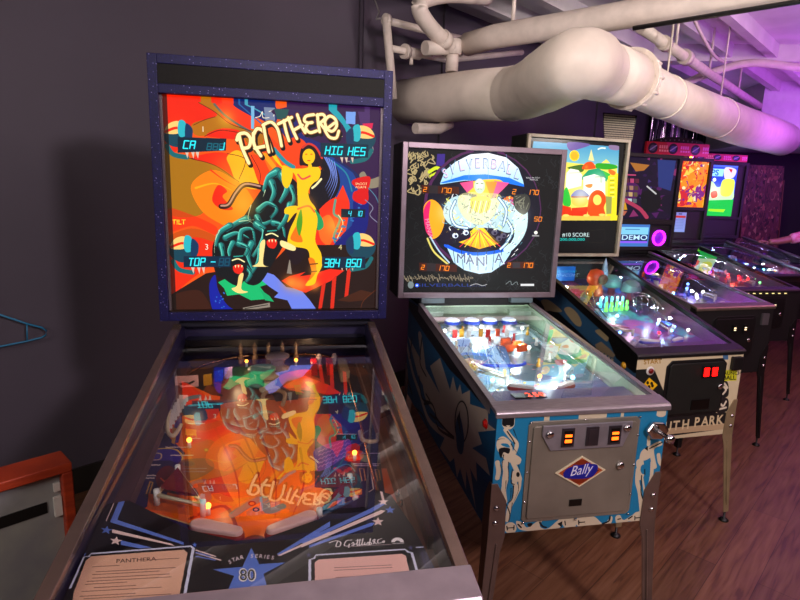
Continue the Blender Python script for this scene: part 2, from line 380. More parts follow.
    P([(60, 385), (90, 430), (130, 480), (250, 490), (330, 470), (370, 500), (360, 560), (320, 590), (290, 640), (300, 700), (340, 760), (350, 850), (335, 960), (350, 1010), (375, 1060), (380, 1140), (350, 1200), (330, 1260), (270, 1270), (310, 1200), (300, 1100), (280, 1030), (180, 1010), (150, 985), (165, 900), (215, 780), (215, 640), (210, 560), (180, 510), (110, 480), (50, 410)], SK, True)
    P([(120, 470), (180, 500), (180, 560), (150, 620), (120, 600), (110, 540)], SK, True)
    P([(215, 740), (140, 750), (130, 790), (160, 800), (150, 850), (200, 790), (240, 780)], SK, True)
    P([(240, 800), (215, 860), (170, 960), (250, 980), (230, 900)], SH, True); P([(290, 1090), (310, 1180), (290, 1240), (340, 1180), (330, 1100)], SH, True)
    P([(240, 760), (210, 860), (230, 940), (250, 850)], (.3, .6, .1), True); P([(330, 760), (380, 820), (390, 880), (350, 900), (350, 820)], (.05, .6, .35), True)
    Ln([(220, 530), (250, 560), (300, 540)], 12, (.9, .3, .25)); Ln([(220, 760), (290, 740), (330, 780)], 12, (.9, .35, .15))
    P([(110, 970), (200, 1010), (190, 1040), (110, 1010)], (1, .9, .6), True)
    P([(240, 360), (280, 330), (330, 340), (390, 420), (370, 470), (330, 480), (260, 470), (230, 460)], (.12, .03, .05), True); Ln([(250, 350), (290, 325), (340, 350), (380, 420)], 14, (.85, .2, .15))
    E(292, 410, 42, 52, SK); E(275, 395, 8, 5, SH); E(310, 395, 8, 5, SH); Ln([(284, 437), (300, 437)], 6, RD)
    Ln([(300, 470), (300, 520)], 26, SK)
    Ln([(330, 360), (350, 430), (390, 500)], 12, (.15, .04, .05))
    Ln([(300, 1130), (350, 1125)], 8, (.3, .1, .05)); Ln([(305, 1180), (345, 1175)], 8, (.3, .1, .05))
    # four score windows held by claws
    def score(ox, oy, flip, txt, dim):
        a.view(ox, oy, 6.667); s = -1 if flip else 1; cx = 180
        E(0, -40, 100, 88, (.03, .25, .32)); P([(-90*s, -50), (-60*s, -110), (10*s, -125), (25*s, -60), (-20*s, -40)], (1, .8, .45), True); Ln([(-85*s, -55), (-20*s, -80), (20*s, -75)], 16, RD)
        P([(10*s, -130), (50*s, -120), (60*s, -40), (20*s, -20), (0, -60)], (.15, .7, .75), True); P([(55*s, -110), (100*s, -70), (85*s, 0), (50*s, 0)], (.03, .2, .35), True)
        Ln([(-70*s, 40), (-30*s, 95), (60*s, 115)], 30, (.05, .4, .42))
        for q in (60, 100, 130): P([(q*s-14, 70), (q*s+14, 70), (q*s+6, 125)], (.85, .75, .68))
    score(155+150/6.667, 95+300/6.667, False, '', 0); a.view(155, 95, 6.667)
    P([(150, 280), (475, 290), (472, 370), (150, 385)], (.0, .13, .2)); a.digits('CA', 188, 305, 30, 50, (.15, .95, 1), ang=.03); a.digits('888', 345, 322, 28, 42, (.03, .38, .45), ang=.03); a.digits('J', 430, 318, 26, 45, (.2, .9, .95))
    a.text('1', 306, 245, 38, (1, .95, .8))
    score(265+640/6.667, 95+330/6.667, True, '', 0); a.view(265, 95, 6.667)
    P([(370, 318), (690, 330), (688, 418), (370, 412)], (.0, .16, .24)); a.digits('HIG', 402, 342, 28, 52, (.15, .95, 1), ang=.03); a.digits('HES', 555, 348, 28, 52, (.15, .95, 1), ang=.03)
    a.text('2', 496, 278, 34, (1, .95, .6))
    score(155+190/6.667, 230+170/6.667, False, '', 0); a.view(155, 230, 6.667)
    P([(190, 175), (505, 175), (505, 248), (190, 250)], (.0, .14, .24)); a.digits('TOP', 222, 190, 27, 48, (.2, .95, 1)); a.digits('-', 370, 190, 27, 48, (.2, .9, 1)); a.digits('88', 425, 190, 27, 48, (.02, .3, .4)); a.text('3', 330, 132, 40, (1, .95, .85))
    score(265+640/6.667, 230+150/6.667, True, '', 0); a.view(265, 230, 6.667)
    P([(380, 180), (670, 180), (670, 255), (380, 255)], (.0, .14, .24)); a.digits('384', 398, 196, 24, 50, (.2, .95, 1)); a.digits('850', 542, 196, 24, 50, (.2, .95, 1)); a.text('4', 490, 132, 36, (.9, .85, .6))
    a.view(265, 160, 6.667); P([(508, 325), (670, 330), (668, 385), (508, 382)], (.0, .1, .16)); a.digits('4', 556, 342, 16, 32, (.2, .9, 1)); a.digits('10', 606, 342, 16, 32, (.2, .9, 1))
    a.view(155, 160, 6.667); P([(80, 330), (200, 350), (400, 440), (400, 500), (250, 440), (80, 480)], RD, True, .55); a.text('TILT', 112, 430, 34, (1, .95, .2))
    a.view(155, 230, 6.667); P([(585, 520), (765, 485), (768, 515), (590, 540)], (.55, .5, .45)); Ln([(600, 525), (750, 500)], 5, BK, sm=False)
    # title lettering
    a.view(155, 95, 6.667)
    def title(st, w, col, dx=0, dy=0):
        for s_, cl in st: Ln([(x+dx, y+dy) for x, y in s_], w, col, closed=cl)
    T1 = [([(560, 270), (580, 350), (625, 455)], 0), ([(545, 300), (560, 262), (605, 255), (635, 290), (625, 345), (580, 355)], 0), ([(655, 255), (660, 330), (705, 405)], 0), ([(655, 265), (680, 225), (720, 240), (750, 300), (775, 375)], 0), ([(665, 355), (760, 335)], 0)]
    T2 = [([(-10, 205), (5, 290), (25, 380)], 0), ([(-15, 200), (40, 180), (85, 230), (110, 340)], 0), ([(88, 192), (178, 148)], 0), ([(125, 170), (140, 240), (160, 305)], 0), ([(155, 150), (180, 220), (212, 290)], 0), ([(215, 130), (240, 200), (268, 250)], 0), ([(190, 235), (250, 200)], 0), ([(325, 130), (275, 140), (262, 170), (285, 185), (315, 182)], 0), ([(285, 190), (272, 220), (300, 250), (345, 238)], 0), ([(350, 130), (355, 190), (365, 245)], 0), ([(345, 135), (385, 128), (400, 155), (365, 188)], 0), ([(365, 185), (405, 235)], 0), ([(400, 175), (430, 140), (468, 160), (478, 205), (450, 240), (415, 225)], 1), ([(400, 235), (430, 280), (475, 285), (492, 240)], 0), ([(425, 215), (465, 185)], 0)]
    title(T1, 34, BK, 12, 14); title(T1, 30, (.6, .3, .02)); title(T1, 21, CRM)
    a.view(265, 95, 6.667); title(T2, 32, BK, 10, 16); title(T2, 28, (.6, .3, .02)); title(T2, 19, CRM)
    a.view()
    for x, y, r in ((238, 182, 11), (243, 204, 14), (226, 118, 8), (300, 285, 8), (315, 270, 6), (305, 205, 10), (335, 225, 10)): a.glow(x, y, r, (1, .75, .25), .5)
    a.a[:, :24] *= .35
    return a
# ------------------------------------------------------------------ first machine: playfield, apron
def art_pf1():
    a = Art(900, 1500, (.95, .38, .04), [(187.1, 362.5), (363.9, 358.0), (457.2, 623.0), (43.0, 673.3)])
    P, Ln, E = a.poly, a.line, a.ell
    P([(150, 350), (420, 350), (440, 420), (390, 470), (340, 440), (330, 400), (240, 410), (150, 420)], (.55, .22, .04), True)
    P([(180, 420), (262, 402), (330, 420), (350, 480), (310, 530), (200, 540), (160, 480)], (.93, .42, .03), True)
    P([(185, 425), (240, 430), (260, 480), (215, 500)], (.85, .2, .03), True); P([(220, 450), (300, 440), (320, 500), (250, 520)], (.98, .48, .04), True)
    for (x, y, X, Y) in ((215, 430, 240, 520), (235, 420, 262, 515), (258, 430, 275, 520), (300, 450, 292, 518)): Ln([(x, y), ((x+X)/2+8, (y+Y)/2), (X, Y)], 2, (.8, .2, .02), taper=True)
    Ln([(190, 520), (225, 508), (240, 540)], 2, (.6, .05, .02))
    # left blue zone with inlane graphics
    P([(95, 560), (138, 440), (152, 410), (170, 440), (185, 455), (165, 500), (140, 512), (112, 545)], (.13, .11, .36))
    a.view(110, 410, 5.714)
    P([(160, 290), (200, 250), (300, 235), (380, 240), (410, 280), (400, 320), (340, 300), (190, 305)], (.2, .14, .6), True)
    Ln([(160, 290), (210, 250), (300, 232), (380, 240), (415, 285), (385, 330)], 6, (.95, .8, .3)); Ln([(200, 290), (220, 262), (290, 262), (280, 295)], 5, (.9, .8, .6), closed=True)
    for y, x0, x1 in ((325, 140, 290), (385, 120, 290), (400, 130, 250), (225, 320, 460), (270, 350, 470), (345, 420, 550), (362, 420, 545), (90, 450, 540), (175, 455, 520)):
        x = x0
        while x < x1: w = random.uniform(5, 14); Ln([(x, y+random.uniform(-2, 2)), (x+w, y)], 6, (.92, .85, .8), sm=False); x += w+6
    P([(145, 345), (190, 350), (180, 378), (135, 375)], (.7, .55, .2)); Ln([(195, 350), (140, 525)], 5, (.9, .8, .65), sm=False)
    Ln([(225, 155), (245, 150), (235, 210), (215, 215)], 5, (.8, .6, .3), closed=True, sm=False); Ln([(120, 440), (140, 445), (115, 510), (98, 505)], 5, (.8, .6, .3), closed=True, sm=False); Ln([(230, 420), (245, 425), (225, 490), (208, 488)], 5, (.8, .6, .3), closed=True, sm=False)
    E(450, 318, 36, 16, (.55, .4, .25)); E(450, 318, 26, 10, (.35, .25, .3)); P([(400, 300), (560, 290), (590, 350), (450, 415), (380, 350)], (.34, .20, .38), True, .6)
    P([(430, 120), (495, 125), (492, 160), (430, 155)], (1, .75, .15))
    P([(255, 100), (350, 10), (400, 0), (300, 160)], (.7, .12, .05)); P([(370, 90), (410, 40), (415, 110), (390, 200), (360, 200)], (.3, .15, .5)); P([(360, 110), (385, 120), (370, 210), (352, 200)], (.8, .6, .15))
    P([(265, 380), (340, 330), (450, 420), (500, 500), (300, 470)], (.42, .07, .14), True)
    for k in range(6): Ln([(290+k*30, 400+k*12), (320+k*26, 430+k*10), (300+k*28, 450+k*8)], 5, (.85, .35, .12))
    E(365, 470, 16, 12, (.1, .1, .2)); E(550, 240, 14, 10, (.7, .5, .1)); E(550, 240, 9, 6, (.9, .75, .3))
    # right blue zone
    a.view(250, 410, 5.714)
    P([(370, 60), (480, -200), (640, -240), (700, 0), (770, 480), (640, 540), (450, 470), (370, 440)], (.08, .06, .22))
    P([(380, 230), (560, 180), (560, 260), (400, 360), (370, 300)], (.45, .2, .65), True)
    for j in range(5):
        for i in range(8): Ln([(392+i*22, 250+j*22-i*9), (404+i*22, 240+j*22-i*9), (414+i*22, 246+j*22-i*9)], 3, (.85, .55, .85), sm=False)
    P([(370, 440), (520, 330), (600, 370), (600, 440), (450, 450)], (.42, .07, .16), True)
    for k in range(5): E(490+k*20, 370-abs(k-2)*12, 14, 10, (.8, .15, .1)); 
    Ln([(430, 400), (500, 340), (560, 320), (600, 360)], 5, (.3, .55, .65))
    P([(555, 250), (640, 245), (640, 290), (560, 300)], (1, .28, .06), True)
    for y, x0, x1 in ((258, 640, 740), (318, 590, 740), (328, 600, 740), (45, 510, 600), (150, 500, 600)):
        x = x0
        while x < x1: w = random.uniform(5, 12); Ln([(x, y), (x+w, y-1)], 6, (.8, .7, .8), sm=False); x += w+6
    Ln([(680, 285), (705, 460), (680, 475)], 5, (.85, .75, .65), sm=False); Ln([(625, 345), (650, 345), (660, 410), (640, 415)], 5, (.8, .55, .3), closed=True, sm=False); Ln([(715, 350), (735, 350), (745, 410), (730, 415)], 5, (.8, .55, .3), closed=True, sm=False)
    # lower aprons strips (red runes) near the flippers
    a.view(70, 495, 5.714)
    P([(370, 130), (430, 100), (720, 190), (720, 270), (560, 240)], (.16, .09, .42))
    for k in range(7): Ln([(400+k*44, 120+k*15), (440+k*42, 150+k*13), (410+k*44, 170+k*12), (450+k*40, 190+k*10)], 16, (.72, .1, .06)); 
    Ln([(500, 170), (530, 190), (560, 180)], 5, (.9, .7, .2)); Ln([(430, 98), (720, 185)], 5, (.9, .75, .5))
    P([(450, 0), (720, 60), (730, 130), (440, 90)], (.8, .35, .04))
    a.view(250, 410, 5.714)
    P([(360, 640), (560, 500), (640, 500), (690, 560), (450, 680), (340, 700)], (.14, .09, .38))
    for k in range(5): Ln([(450+k*45, 620-k*22), (480+k*45, 590-k*22), (470+k*45, 640-k*22)], 14, (.7, .1, .06))
    P([(570, 480), (640, 460), (640, 490), (575, 505)], (1, .5, .1))
    a.view()
    # centre detail
    Ln([(233, 516), (262, 500), (268, 512), (282, 508)], 5, (.55, .5, .45)); E(256, 511, 3.5, 2.2, (.1, .1, .2)); E(256, 511, 2, 1.1, (.9, .5, .4)); E(252, 505, 4, 2.5, (.6, .05, .02)); E(252, 505, 2.6, 1.5, (1, .5, .1))
    P([(236, 545), (255, 536), (275, 544), (270, 552), (240, 552)], (.5, .06, .04), True)
    P([(242, 548), (255, 541), (268, 548)], (.2, .25, .3), True)
    # upper area: dark left orbit, teal lane, purple top
    P([(165, 352), (240, 348), (238, 372), (215, 380), (200, 395), (188, 385)], (.10, .10, .10), True); P([(188, 365), (220, 357), (228, 362), (205, 372)], (.7, .5, .06), True)
    P([(228, 372), (290, 366), (300, 382), (262, 392), (235, 384)], (.12, .45, .35), True); E(262, 378, 12, 6, (.3, .5, .55)); P([(282, 358), (315, 354), (305, 380), (275, 392)], (.32, .28, .58), True)
    P([(280, 378), (310, 372), (320, 384), (290, 392)], (.95, .25, .04), True); P([(270, 392), (300, 390), (298, 402), (276, 404)], (.2, .08, .15)); P([(294, 388), (301, 387), (302, 397), (296, 397)], (.65, .6, .1))
    P([(310, 352), (330, 352), (328, 385), (312, 378)], (.55, .08, .05)); P([(330, 400), (355, 392), (362, 425), (335, 430)], (.1, .1, .4), True)
    E(352, 405, 8, 6, (.35, .33, .4)); E(352, 405, 5, 3.5, (.1, .1, .2))
    for x, y in ((222, 385), (226, 391), (214, 388), (220, 398)): E(x, y, 3, 1.5, (.3, .1, .03)); 
    P([(182, 408), (218, 405), (215, 420), (190, 422)], (.12, .1, .2), True); Ln([(190, 408), (222, 406)], 3, (.3, .7, .8))
    # shooter lane, bare wood
    P([(352, 362), (380, 362), (470, 640), (424, 640), (396, 500)], lin((.50, .27, .13), (.60, .33, .15))); Ln([(356, 366), (403, 505), (440, 640)], 1.6, (.75, .55, .45), sm=False)
    a.a[:] = a.a**1.06*.93
    return a
def art_apron1():
    a = Art(1100, 760, (.06, .055, .075), [(97.9, 521.2), (423.1, 496.8), (464.1, 617.3), (31.0, 669.1)])
    P, Ln = a.poly, a.line; BL, PK, BU = (.36, .46, .78), (.93, .76, .74), (.32, .44, .76)
    a.view(70, 495, 5.714)
    P([(235, 130), (650, 270), (650, 285), (230, 155)], BL); P([(240, 195), (580, 278), (600, 292), (240, 215)], PK); P([(290, 258), (470, 300), (400, 305), (290, 285)], BL)
    a.star(195, 128, 36, PK, ang=-1.4, sq=.7); a.star(208, 200, 36, BU, ang=-1.4, sq=.7); a.star(262, 262, 38, PK, ang=-1.4, sq=.7)
    # rule card, left
    Ln([(0, 530), (75, 355), (110, 350), (120, 335), (690, 292), (705, 305), (700, 330), (655, 570)], 11, (.8, .8, .9), sm=False)
    P([(0, 700), (20, 560), (90, 375), (120, 350), (650, 312), (672, 330), (600, 700)], (.86, .66, .55))
    a.text('PANTHERA', 262, 388, 22, (.12, .05, .05), ang=-.06, stretch=1.5, shear=.1)
    rows = [(410, 130, 265), (388, 440, 610), (440, 150, 580), (455, 130, 500), (475, 130, 560), (492, 100, 560), (508, 90, 320), (530, 140, 380), (548, 70, 500), (575, 60, 360), (590, 80, 560), (615, 40, 540), (640, 40, 520)]
    for y, x0, x1 in rows:
        x = x0
        while x < x1: w = random.uniform(8, 26); Ln([(x, y-.055*(x-130)), (x+w, y-.055*(x+w-130))], 5, (.5, .33, .28), sm=False); x += w+7
    a.star(80, 338, 14, BU); a.star(712, 285, 16, BU)
    Ln([(720, 315), (830, 350)], 7, PK, sm=False); Ln([(720, 330), (860, 372)], 7, PK, sm=False); Ln([(720, 350), (830, 372)], 7, BL, sm=False); Ln([(720, 328), (800, 350)], 7, BL, sm=False)
    # STAR SERIES 80
    a.view(190, 495, 5.714)
    P([(350, 300), (395, 395), (545, 385), (420, 450), (445, 540), (360, 620), (215, 545), (252, 462), (130, 425), (300, 410)], BU)
    for ch, x, y, an in (('S', 225, 395, -.5), ('T', 243, 384, -.42), ('A', 262, 377, -.34), ('R', 287, 368, -.25), ('S', 345, 358, -.02), ('E', 370, 358, .03), ('R', 393, 359, .08), ('I', 421, 362, .12), ('E', 436, 362, .16), ('S', 462, 366, .2)): a.text(ch, x, y, 22, (.88, .8, .82), ang=an, shear=.1, stretch=1.1, bold=.02)
    a.text('80', 278, 490, 72, (.9, .85, .8), stretch=1.0, bold=.05); a.text('80', 282, 487, 66, (.08, .07, .1), stretch=1.0, bold=.0)
    P([(495, 338), (800, 150), (800, 180), (510, 345)], BL); P([(500, 345), (800, 205), (800, 222), (515, 348)], PK)
    # right rays, maker's signature and card
    a.view(300, 510, 6.667)
    P([(0, 212), (470, -10), (560, -60), (570, -40), (480, 15), (20, 225)], BL); P([(0, 232), (540, 0), (570, 5), (540, 25), (10, 250)], PK); P([(60, 235), (470, 85), (500, 85), (480, 105), (60, 252)], BL)
    a.star(555, -60+5, 38, PK, sq=.75); a.star(600, 0, 38, BU, sq=.75); a.star(520, 78, 42, PK, sq=.75)
    sg = [[(195, 218), (240, 205), (270, 215), (265, 240), (240, 242), (250, 210)], [(345, 200), (310, 205), (295, 235), (320, 240), (330, 225), (325, 250)], [(345, 225), (355, 215), (360, 235), (345, 235), (375, 225)], [(385, 195), (380, 235), (395, 230)], [(400, 195), (395, 235), (412, 228)], [(420, 190), (412, 232), (425, 228)], [(432, 215), (430, 232), (440, 228)], [(445, 225), (455, 215), (460, 230), (445, 232)], [(470, 190), (462, 230), (478, 225), (468, 215)], [(490, 225), (500, 195), (485, 205), (510, 225)], [(545, 190), (520, 200), (520, 220), (540, 218)], [(548, 212), (560, 205), (560, 216), (548, 216)]]
    for s_ in sg: Ln(s_, 5.5, (.92, .85, .85))
    Ln([(370, 205), (410, 200)], 4, (.92, .85, .85)); Ln([(320, 245), (605, 228)], 3, (.8, .7, .7), sm=False)
    t = np.linspace(PI, 2*PI, 14); P(list(zip(650+42*np.cos(t), 215+32*np.sin(t)))+list(zip((650+18*np.cos(t))[::-1], (215+12*np.sin(t))[::-1])), (.92, .85, .85)); Ln([(615, 224), (695, 220)], 4, (.92, .85, .85), sm=False)
    Ln([(65, 480), (65, 330), (95, 322), (105, 300), (700, 262), (720, 280), (745, 285), (790, 440)], 12, (.8, .8, .92), sm=False)
    P([(100, 560), (98, 350), (125, 330), (680, 292), (705, 305), (760, 540)], (.90, .68, .64))
    for y, x0, x1 in ((385, 230, 610), (402, 230, 610), (450, 240, 620), (470, 240, 620)):
        x = x0
        while x < x1: w = random.uniform(8, 30); Ln([(x, y-.05*(x-230)), (x+w, y-.05*(x+w-230))], 5, (.5, .33, .3), sm=False); x += w+7
    a.star(58, 300, 20, (.25, .25, .45)); a.star(738, 252, 18, (.25, .25, .45))
    a.view(400, 520, 6.667)
    Ln([(110, 182), (245, 178), (300, 335)], 9, (.72, .72, .84), sm=False); P([(118, 195), (240, 190), (280, 330), (150, 345)], (.13, .11, .17))
    for i in range(4): P([(135+i*27, 215), (155+i*27, 213), (185+i*24, 325), (165+i*24, 328)], (.17, .16, .28))
    a.a[:] = np.clip(a.a*1.12+.01, 0, 1)
    return a
# ------------------------------------------------------------------ artwork: second machine
def art_silver():
    a = Art(820, 730, (.03, .035, .04), [(408.2, 148.8), (560.0, 156.1), (548.2, 291.9), (403.1, 292.3)])
    P, Ln, E = a.poly, a.line, a.ell; rnd = random.Random(3)
    # faint engraved scrollwork in the dark margin
    for k in range(260):
        x, y = rnd.uniform(402, 562), rnd.uniform(150, 294); c = (.13, .15, .16) if x > 440 else (.10, .12, .12)
        Ln([(x, y), (x+rnd.uniform(-3, 3), y+2.5), (x+rnd.uniform(-4, 4), y+5), (x+rnd.uniform(-4, 4), y+7)], .55, c)
    for k in range(46):
        x, y = rnd.uniform(409, 432), rnd.uniform(151, 190)
        if x > 424 and y > 180: continue
        Ln([(x, y), (x+rnd.uniform(-4, 4), y+3), (x+rnd.uniform(-3, 5), y+5), (x+2, y+1)], 1.0, (.68, .60, .42))
    P([(437, 154), (445, 154), (444, 166), (436, 166)], (.22, .14, .5)); Ln([(429, 172), (436, 168), (441, 170)], 3.2, (.8, .85, .15)); Ln([(430, 176), (438, 172)], 2, (.8, .85, .15))
    # the ball
    C = (482, 209)
    E(C[0], C[1], 59, 60, (.30, .12, .30)); E(C[0]+1, C[1], 57, 58, (.05, .05, .12))
    a.view(395, 135, 6.667)
    # upper silver dome
    dome = [(300, 320), (330, 240), (400, 180), (500, 130), (620, 120), (740, 150), (820, 220), (850, 300), (858, 335), (760, 320), (600, 300), (460, 305), (300, 330)]
    P(dome, lin((.97, .98, 1), (.60, .83, .93), 'y', .02, .25))
    P([(300, 318), (460, 268), (600, 262), (760, 285), (858, 330), (858, 345), (760, 325), (600, 305), (460, 300), (320, 322)], (.05, .45, .95))
    for (x0, x1) in ((400, 375), (500, 490), (620, 620), (740, 760)): Ln([(x0, 165 if x0 in (400, 795) else 130), (x1, 290)], 2.5, (.4, .6, .75), sm=False)
    for i, ch in enumerate('SILVERBALL'): a.text(ch, 325+i*51, [300, 272, 252, 240, 232, 230, 235, 246, 266, 295][i]-8, 72, (.35, .45, .62), ang=-.35+i*.075, stretch=.75, bold=.02); a.text(ch, 329+i*51, [300, 272, 252, 240, 232, 230, 235, 246, 266, 295][i]-13, 60, (.80, .85, .95) if i % 2 else (.92, .80, .90), ang=-.35+i*.075, stretch=.78, bold=.01)
    # lower dome
    low = [(340, 600+140), (440, 775), (560, 785), (700, 765), (790, 735), (760, 800), (720, 860), (640, 915), (560, 925), (460, 900), (390, 850)]
    P(low, lin((.75, .9, .98), (1, 1, 1), 'y', .8, 1.0)); Ln([(335, 735), (440, 780), (560, 792), (700, 772), (800, 730)], 22, (.05, .35, .9))
    for x in (385, 440, 490, 550, 610, 660, 710): Ln([(x, 765), (x+(560-x)*.12, 900)], 4, (.1, .2, .25), sm=False)
    for i, ch in enumerate('MANIA'): a.text(ch, 400+i*64, 880-abs(i-2)*10, 80, (.85, .93, 1), stretch=1.0); a.text(ch, 405+i*64, 872-abs(i-2)*10, 66, (.35, .38, .5), stretch=.95)
    # fan of heat colours
    P([(480, 330), (560, 300), (700, 300), (720, 360), (640, 420), (600, 560), (560, 420), (480, 380)], (1, .8, .1), True)
    P([(430, 320), (520, 305), (520, 350), (480, 385)], (.95, .25, .5)); P([(660, 305), (760, 320), (700, 380), (640, 440)], (.95, .3, .55)); P([(600, 310), (680, 310), (640, 430)], (1, .55, .1))
    P([(530, 620), (560, 600), (590, 620), (700, 720), (560, 760), (410, 710)], lin((1, .85, .1), (.98, .3, .05), 'y', .6, .82))
    for k in range(9): Ln([(560, 630), (430+k*34, 745)], 5, (1, .9, .3) if k % 2 else (.9, .1, .3), sm=False)
    # side petals
    P([(190, 480), (240, 430), (300, 470), (330, 560), (300, 660), (240, 690), (200, 600)], (1, .65, .1), True); P([(190, 500), (235, 440), (225, 560), (250, 680), (205, 640)], (.9, .1, .4), True)
    P([(720, 430), (790, 420), (800, 520), (740, 580)], (1, .45, .1), True); P([(760, 430), (800, 440), (800, 500)], (.85, .1, .5), True)
    a.text('MANIA', 196, 560, 30, (.9, .6, .7), ang=1.35)
    Ln([(215, 690), (260, 780), (350, 860)], 12, (.85, .8, .4)); Ln([(235, 680), (290, 770), (360, 850)], 10, (.7, .8, .9))
    P([(300, 660), (360, 620), (470, 620), (500, 680), (400, 720), (340, 730), (300, 700)], (.08, .05, .15), True)
    for x, y in ((400, 670), (470, 650), (690, 690), (660, 650), (720, 670)): E(x, y, 20, 18, (.9, .95, 1)); E(x+4, y+4, 9, 9, (.1, .1, .3))
    P([(600, 620), (660, 600), (740, 640), (740, 700), (680, 720)], (.1, .05, .15), True, .7)
    # chrome figures: tangle of pale highlights in the middle
    P([(360, 430), (470, 400), (560, 440), (680, 420), (790, 470), (810, 560), (760, 650), (640, 620), (480, 620), (370, 600), (320, 520)], (.72, .85, .88), True)
    for k in range(150):
        x, y = rnd.uniform(330, 810), rnd.uniform(400, 640); c = rnd.choice([(1, 1, 1), (1, 1, 1), (.9, .95, .55), (.15, .25, .35), (.35, .65, .8), (.98, .93, .3), (.6, .75, .8)])
        t = rnd.uniform(0, 6.3); L = rnd.uniform(10, 32)
        Ln([(x, y), (x+L*math.cos(t), y+L*math.sin(t)), (x+L*1.4*math.cos(t+.8), y+L*1.4*math.sin(t+.8))], rnd.uniform(3, 9), c, taper=True)
    P([(430, 400), (520, 380), (600, 385), (700, 400), (690, 470), (640, 560), (560, 600), (470, 560), (420, 480)], (.98, .92, .55), True, .55)
    for k in range(90):
        x, y = rnd.uniform(340, 860), rnd.uniform(390, 700); t = rnd.uniform(0, 6.3); L = rnd.uniform(8, 22)
        Ln([(x, y), (x+L*math.cos(t), y+L*math.sin(t)), (x+L*1.3*math.cos(t+1.1), y+L*1.3*math.sin(t+1.1))], rnd.uniform(2, 4), rnd.choice([(.05, .12, .15), (.2, .35, .3), (.1, .2, .35), (.55, .45, .1)]), taper=True)
    E(562, 340, 36, 50, (.75, .85, .75)); E(562, 330, 26, 36, (.95, 1, .85)); Ln([(540, 325), (552, 322)], 5, (.2, .3, .2)); Ln([(572, 322), (584, 325)], 5, (.2, .3, .2)); Ln([(550, 360), (575, 360)], 4, (.2, .3, .2))
    P([(500, 430), (540, 410), (600, 410), (640, 440), (620, 500), (560, 520), (510, 490)], (.95, .88, .25), True)
    for k in range(9): Ln([(480+k*18, 520), (500+k*18, 440)], 5, (.6, .5, .1) if k % 2 else (1, 1, .85))
    for s_ in ([(400, 440), (370, 520), (400, 600), (480, 620)], [(740, 560), (780, 640), (740, 720), (700, 760)], [(690, 420), (740, 500), (720, 600)]):
        Ln(s_, 22, (.1, .3, .5)); Ln(s_, 13, (.85, .95, 1))
    P([(790, 520), (870, 470), (880, 600), (840, 700), (760, 780), (720, 760), (790, 680)], (.8, .92, .95), True)
    for k in range(30):
        x, y = rnd.uniform(740, 870), rnd.uniform(530, 800); Ln([(x, y), (x-rnd.uniform(8, 26), y+rnd.uniform(10, 26))], 6, rnd.choice([(.3, .5, .55), (1, 1, 1), (.2, .25, .3), (.8, .85, .4)]), taper=True)
    P([(790, 410), (880, 400), (900, 470), (860, 530), (800, 490)], (.22, .22, .2), True)
    for k in range(14): Ln([(rnd.uniform(795, 890), rnd.uniform(405, 500)), (rnd.uniform(795, 890), rnd.uniform(405, 500))], 4, (.5, .5, .42))
    # score windows, amber digits
    AM = (1, .55, .08)
    def sco(x, y, t1, t2, dx):
        P([(x, y), (x+250, y+14), (x+250, y+62), (x, y+56)], (.16, .13, .14)); P([(x, y), (x+50, y+3), (x+50, y+58), (x, y+56)], (.25, .08, .03)); P([(x+110, y+8), (x+250, y+14), (x+250, y+62), (x+110, y+58)], (.25, .08, .03))
        a.digits(t1, x+14, y+16, 18, 28, AM, ang=.05); a.digits(t2, x+118, y+20, 20, 30, AM, ang=.05)
    sco(175, 332, '2', '170', 0); sco(160, 850, '2', '170', 0)
    a.view(480, 135, 6.667); a.digits('2', 214, 362, 20, 30, AM, ang=.05); a.digits('170', 312, 365, 19, 30, AM, ang=.05); a.digits('50', 360, 545, 19, 28, AM, ang=.05)
    a.text('BALL IN PLAY', 306, 290, 11, (.85, .85, .85)); a.text('MATCH', 330, 304, 11, (.85, .85, .85))
    a.view(480, 215, 6.667); P([(175, 312), (360, 310), (358, 355), (175, 355)], (.28, .10, .04)); P([(215, 315), (265, 315), (265, 352), (215, 352)], (.2, .18, .2)); a.digits('2', 180, 320, 18, 28, AM); a.digits('170', 272, 320, 19, 30, AM)
    E(370, 117, 12, 12, (.95, .95, .9)); P([(345, 132), (392, 134), (392, 143), (345, 142)], (.6, .6, .6)); P([(268, 458), (358, 458), (358, 472), (268, 472)], (.85, .85, .85)); Ln([(170, 460), (200, 440), (210, 465), (240, 445), (250, 465)], 4, (.5, .55, .55))
    a.view(395, 215, 6.667)
    for k in range(40): Ln([(60+k*11.5, 410+rnd.uniform(-18, 18)), (70+k*11.5, 430+rnd.uniform(-18, 18)), (64+k*11.5, 420)], 5, (.52, .47, .38))
    a.text('SILVERBALL', 140, 476, 20, (.12, .22, .55), stretch=2.6); a.text('MANIA', 480, 480, 18, (.1, .14, .3), stretch=1.6)
    E(104, 465, 20, 24, (.45, .5, .5)); E(145, 468, 13, 13, (.15, .35, 1)); E(145, 468, 6, 6, (.8, .9, 1)); Ln([(500, 470), (540, 458), (580, 470), (610, 462)], 4, (.75, .75, .75))
    a.view(); a.glow(482, 205, 20, (1, 1, 1), .35); a.glow(482, 168, 14, (1, 1, 1), .3); a.glow(480, 262, 14, (1, 1, 1), .3); a.glow(446, 212, 9, (1, 1, .9), .35); a.glow(520, 215, 9, (1, 1, .9), .35)
    return a
BE, TQ = (.76, .70, .60), (.08, .44, .60)
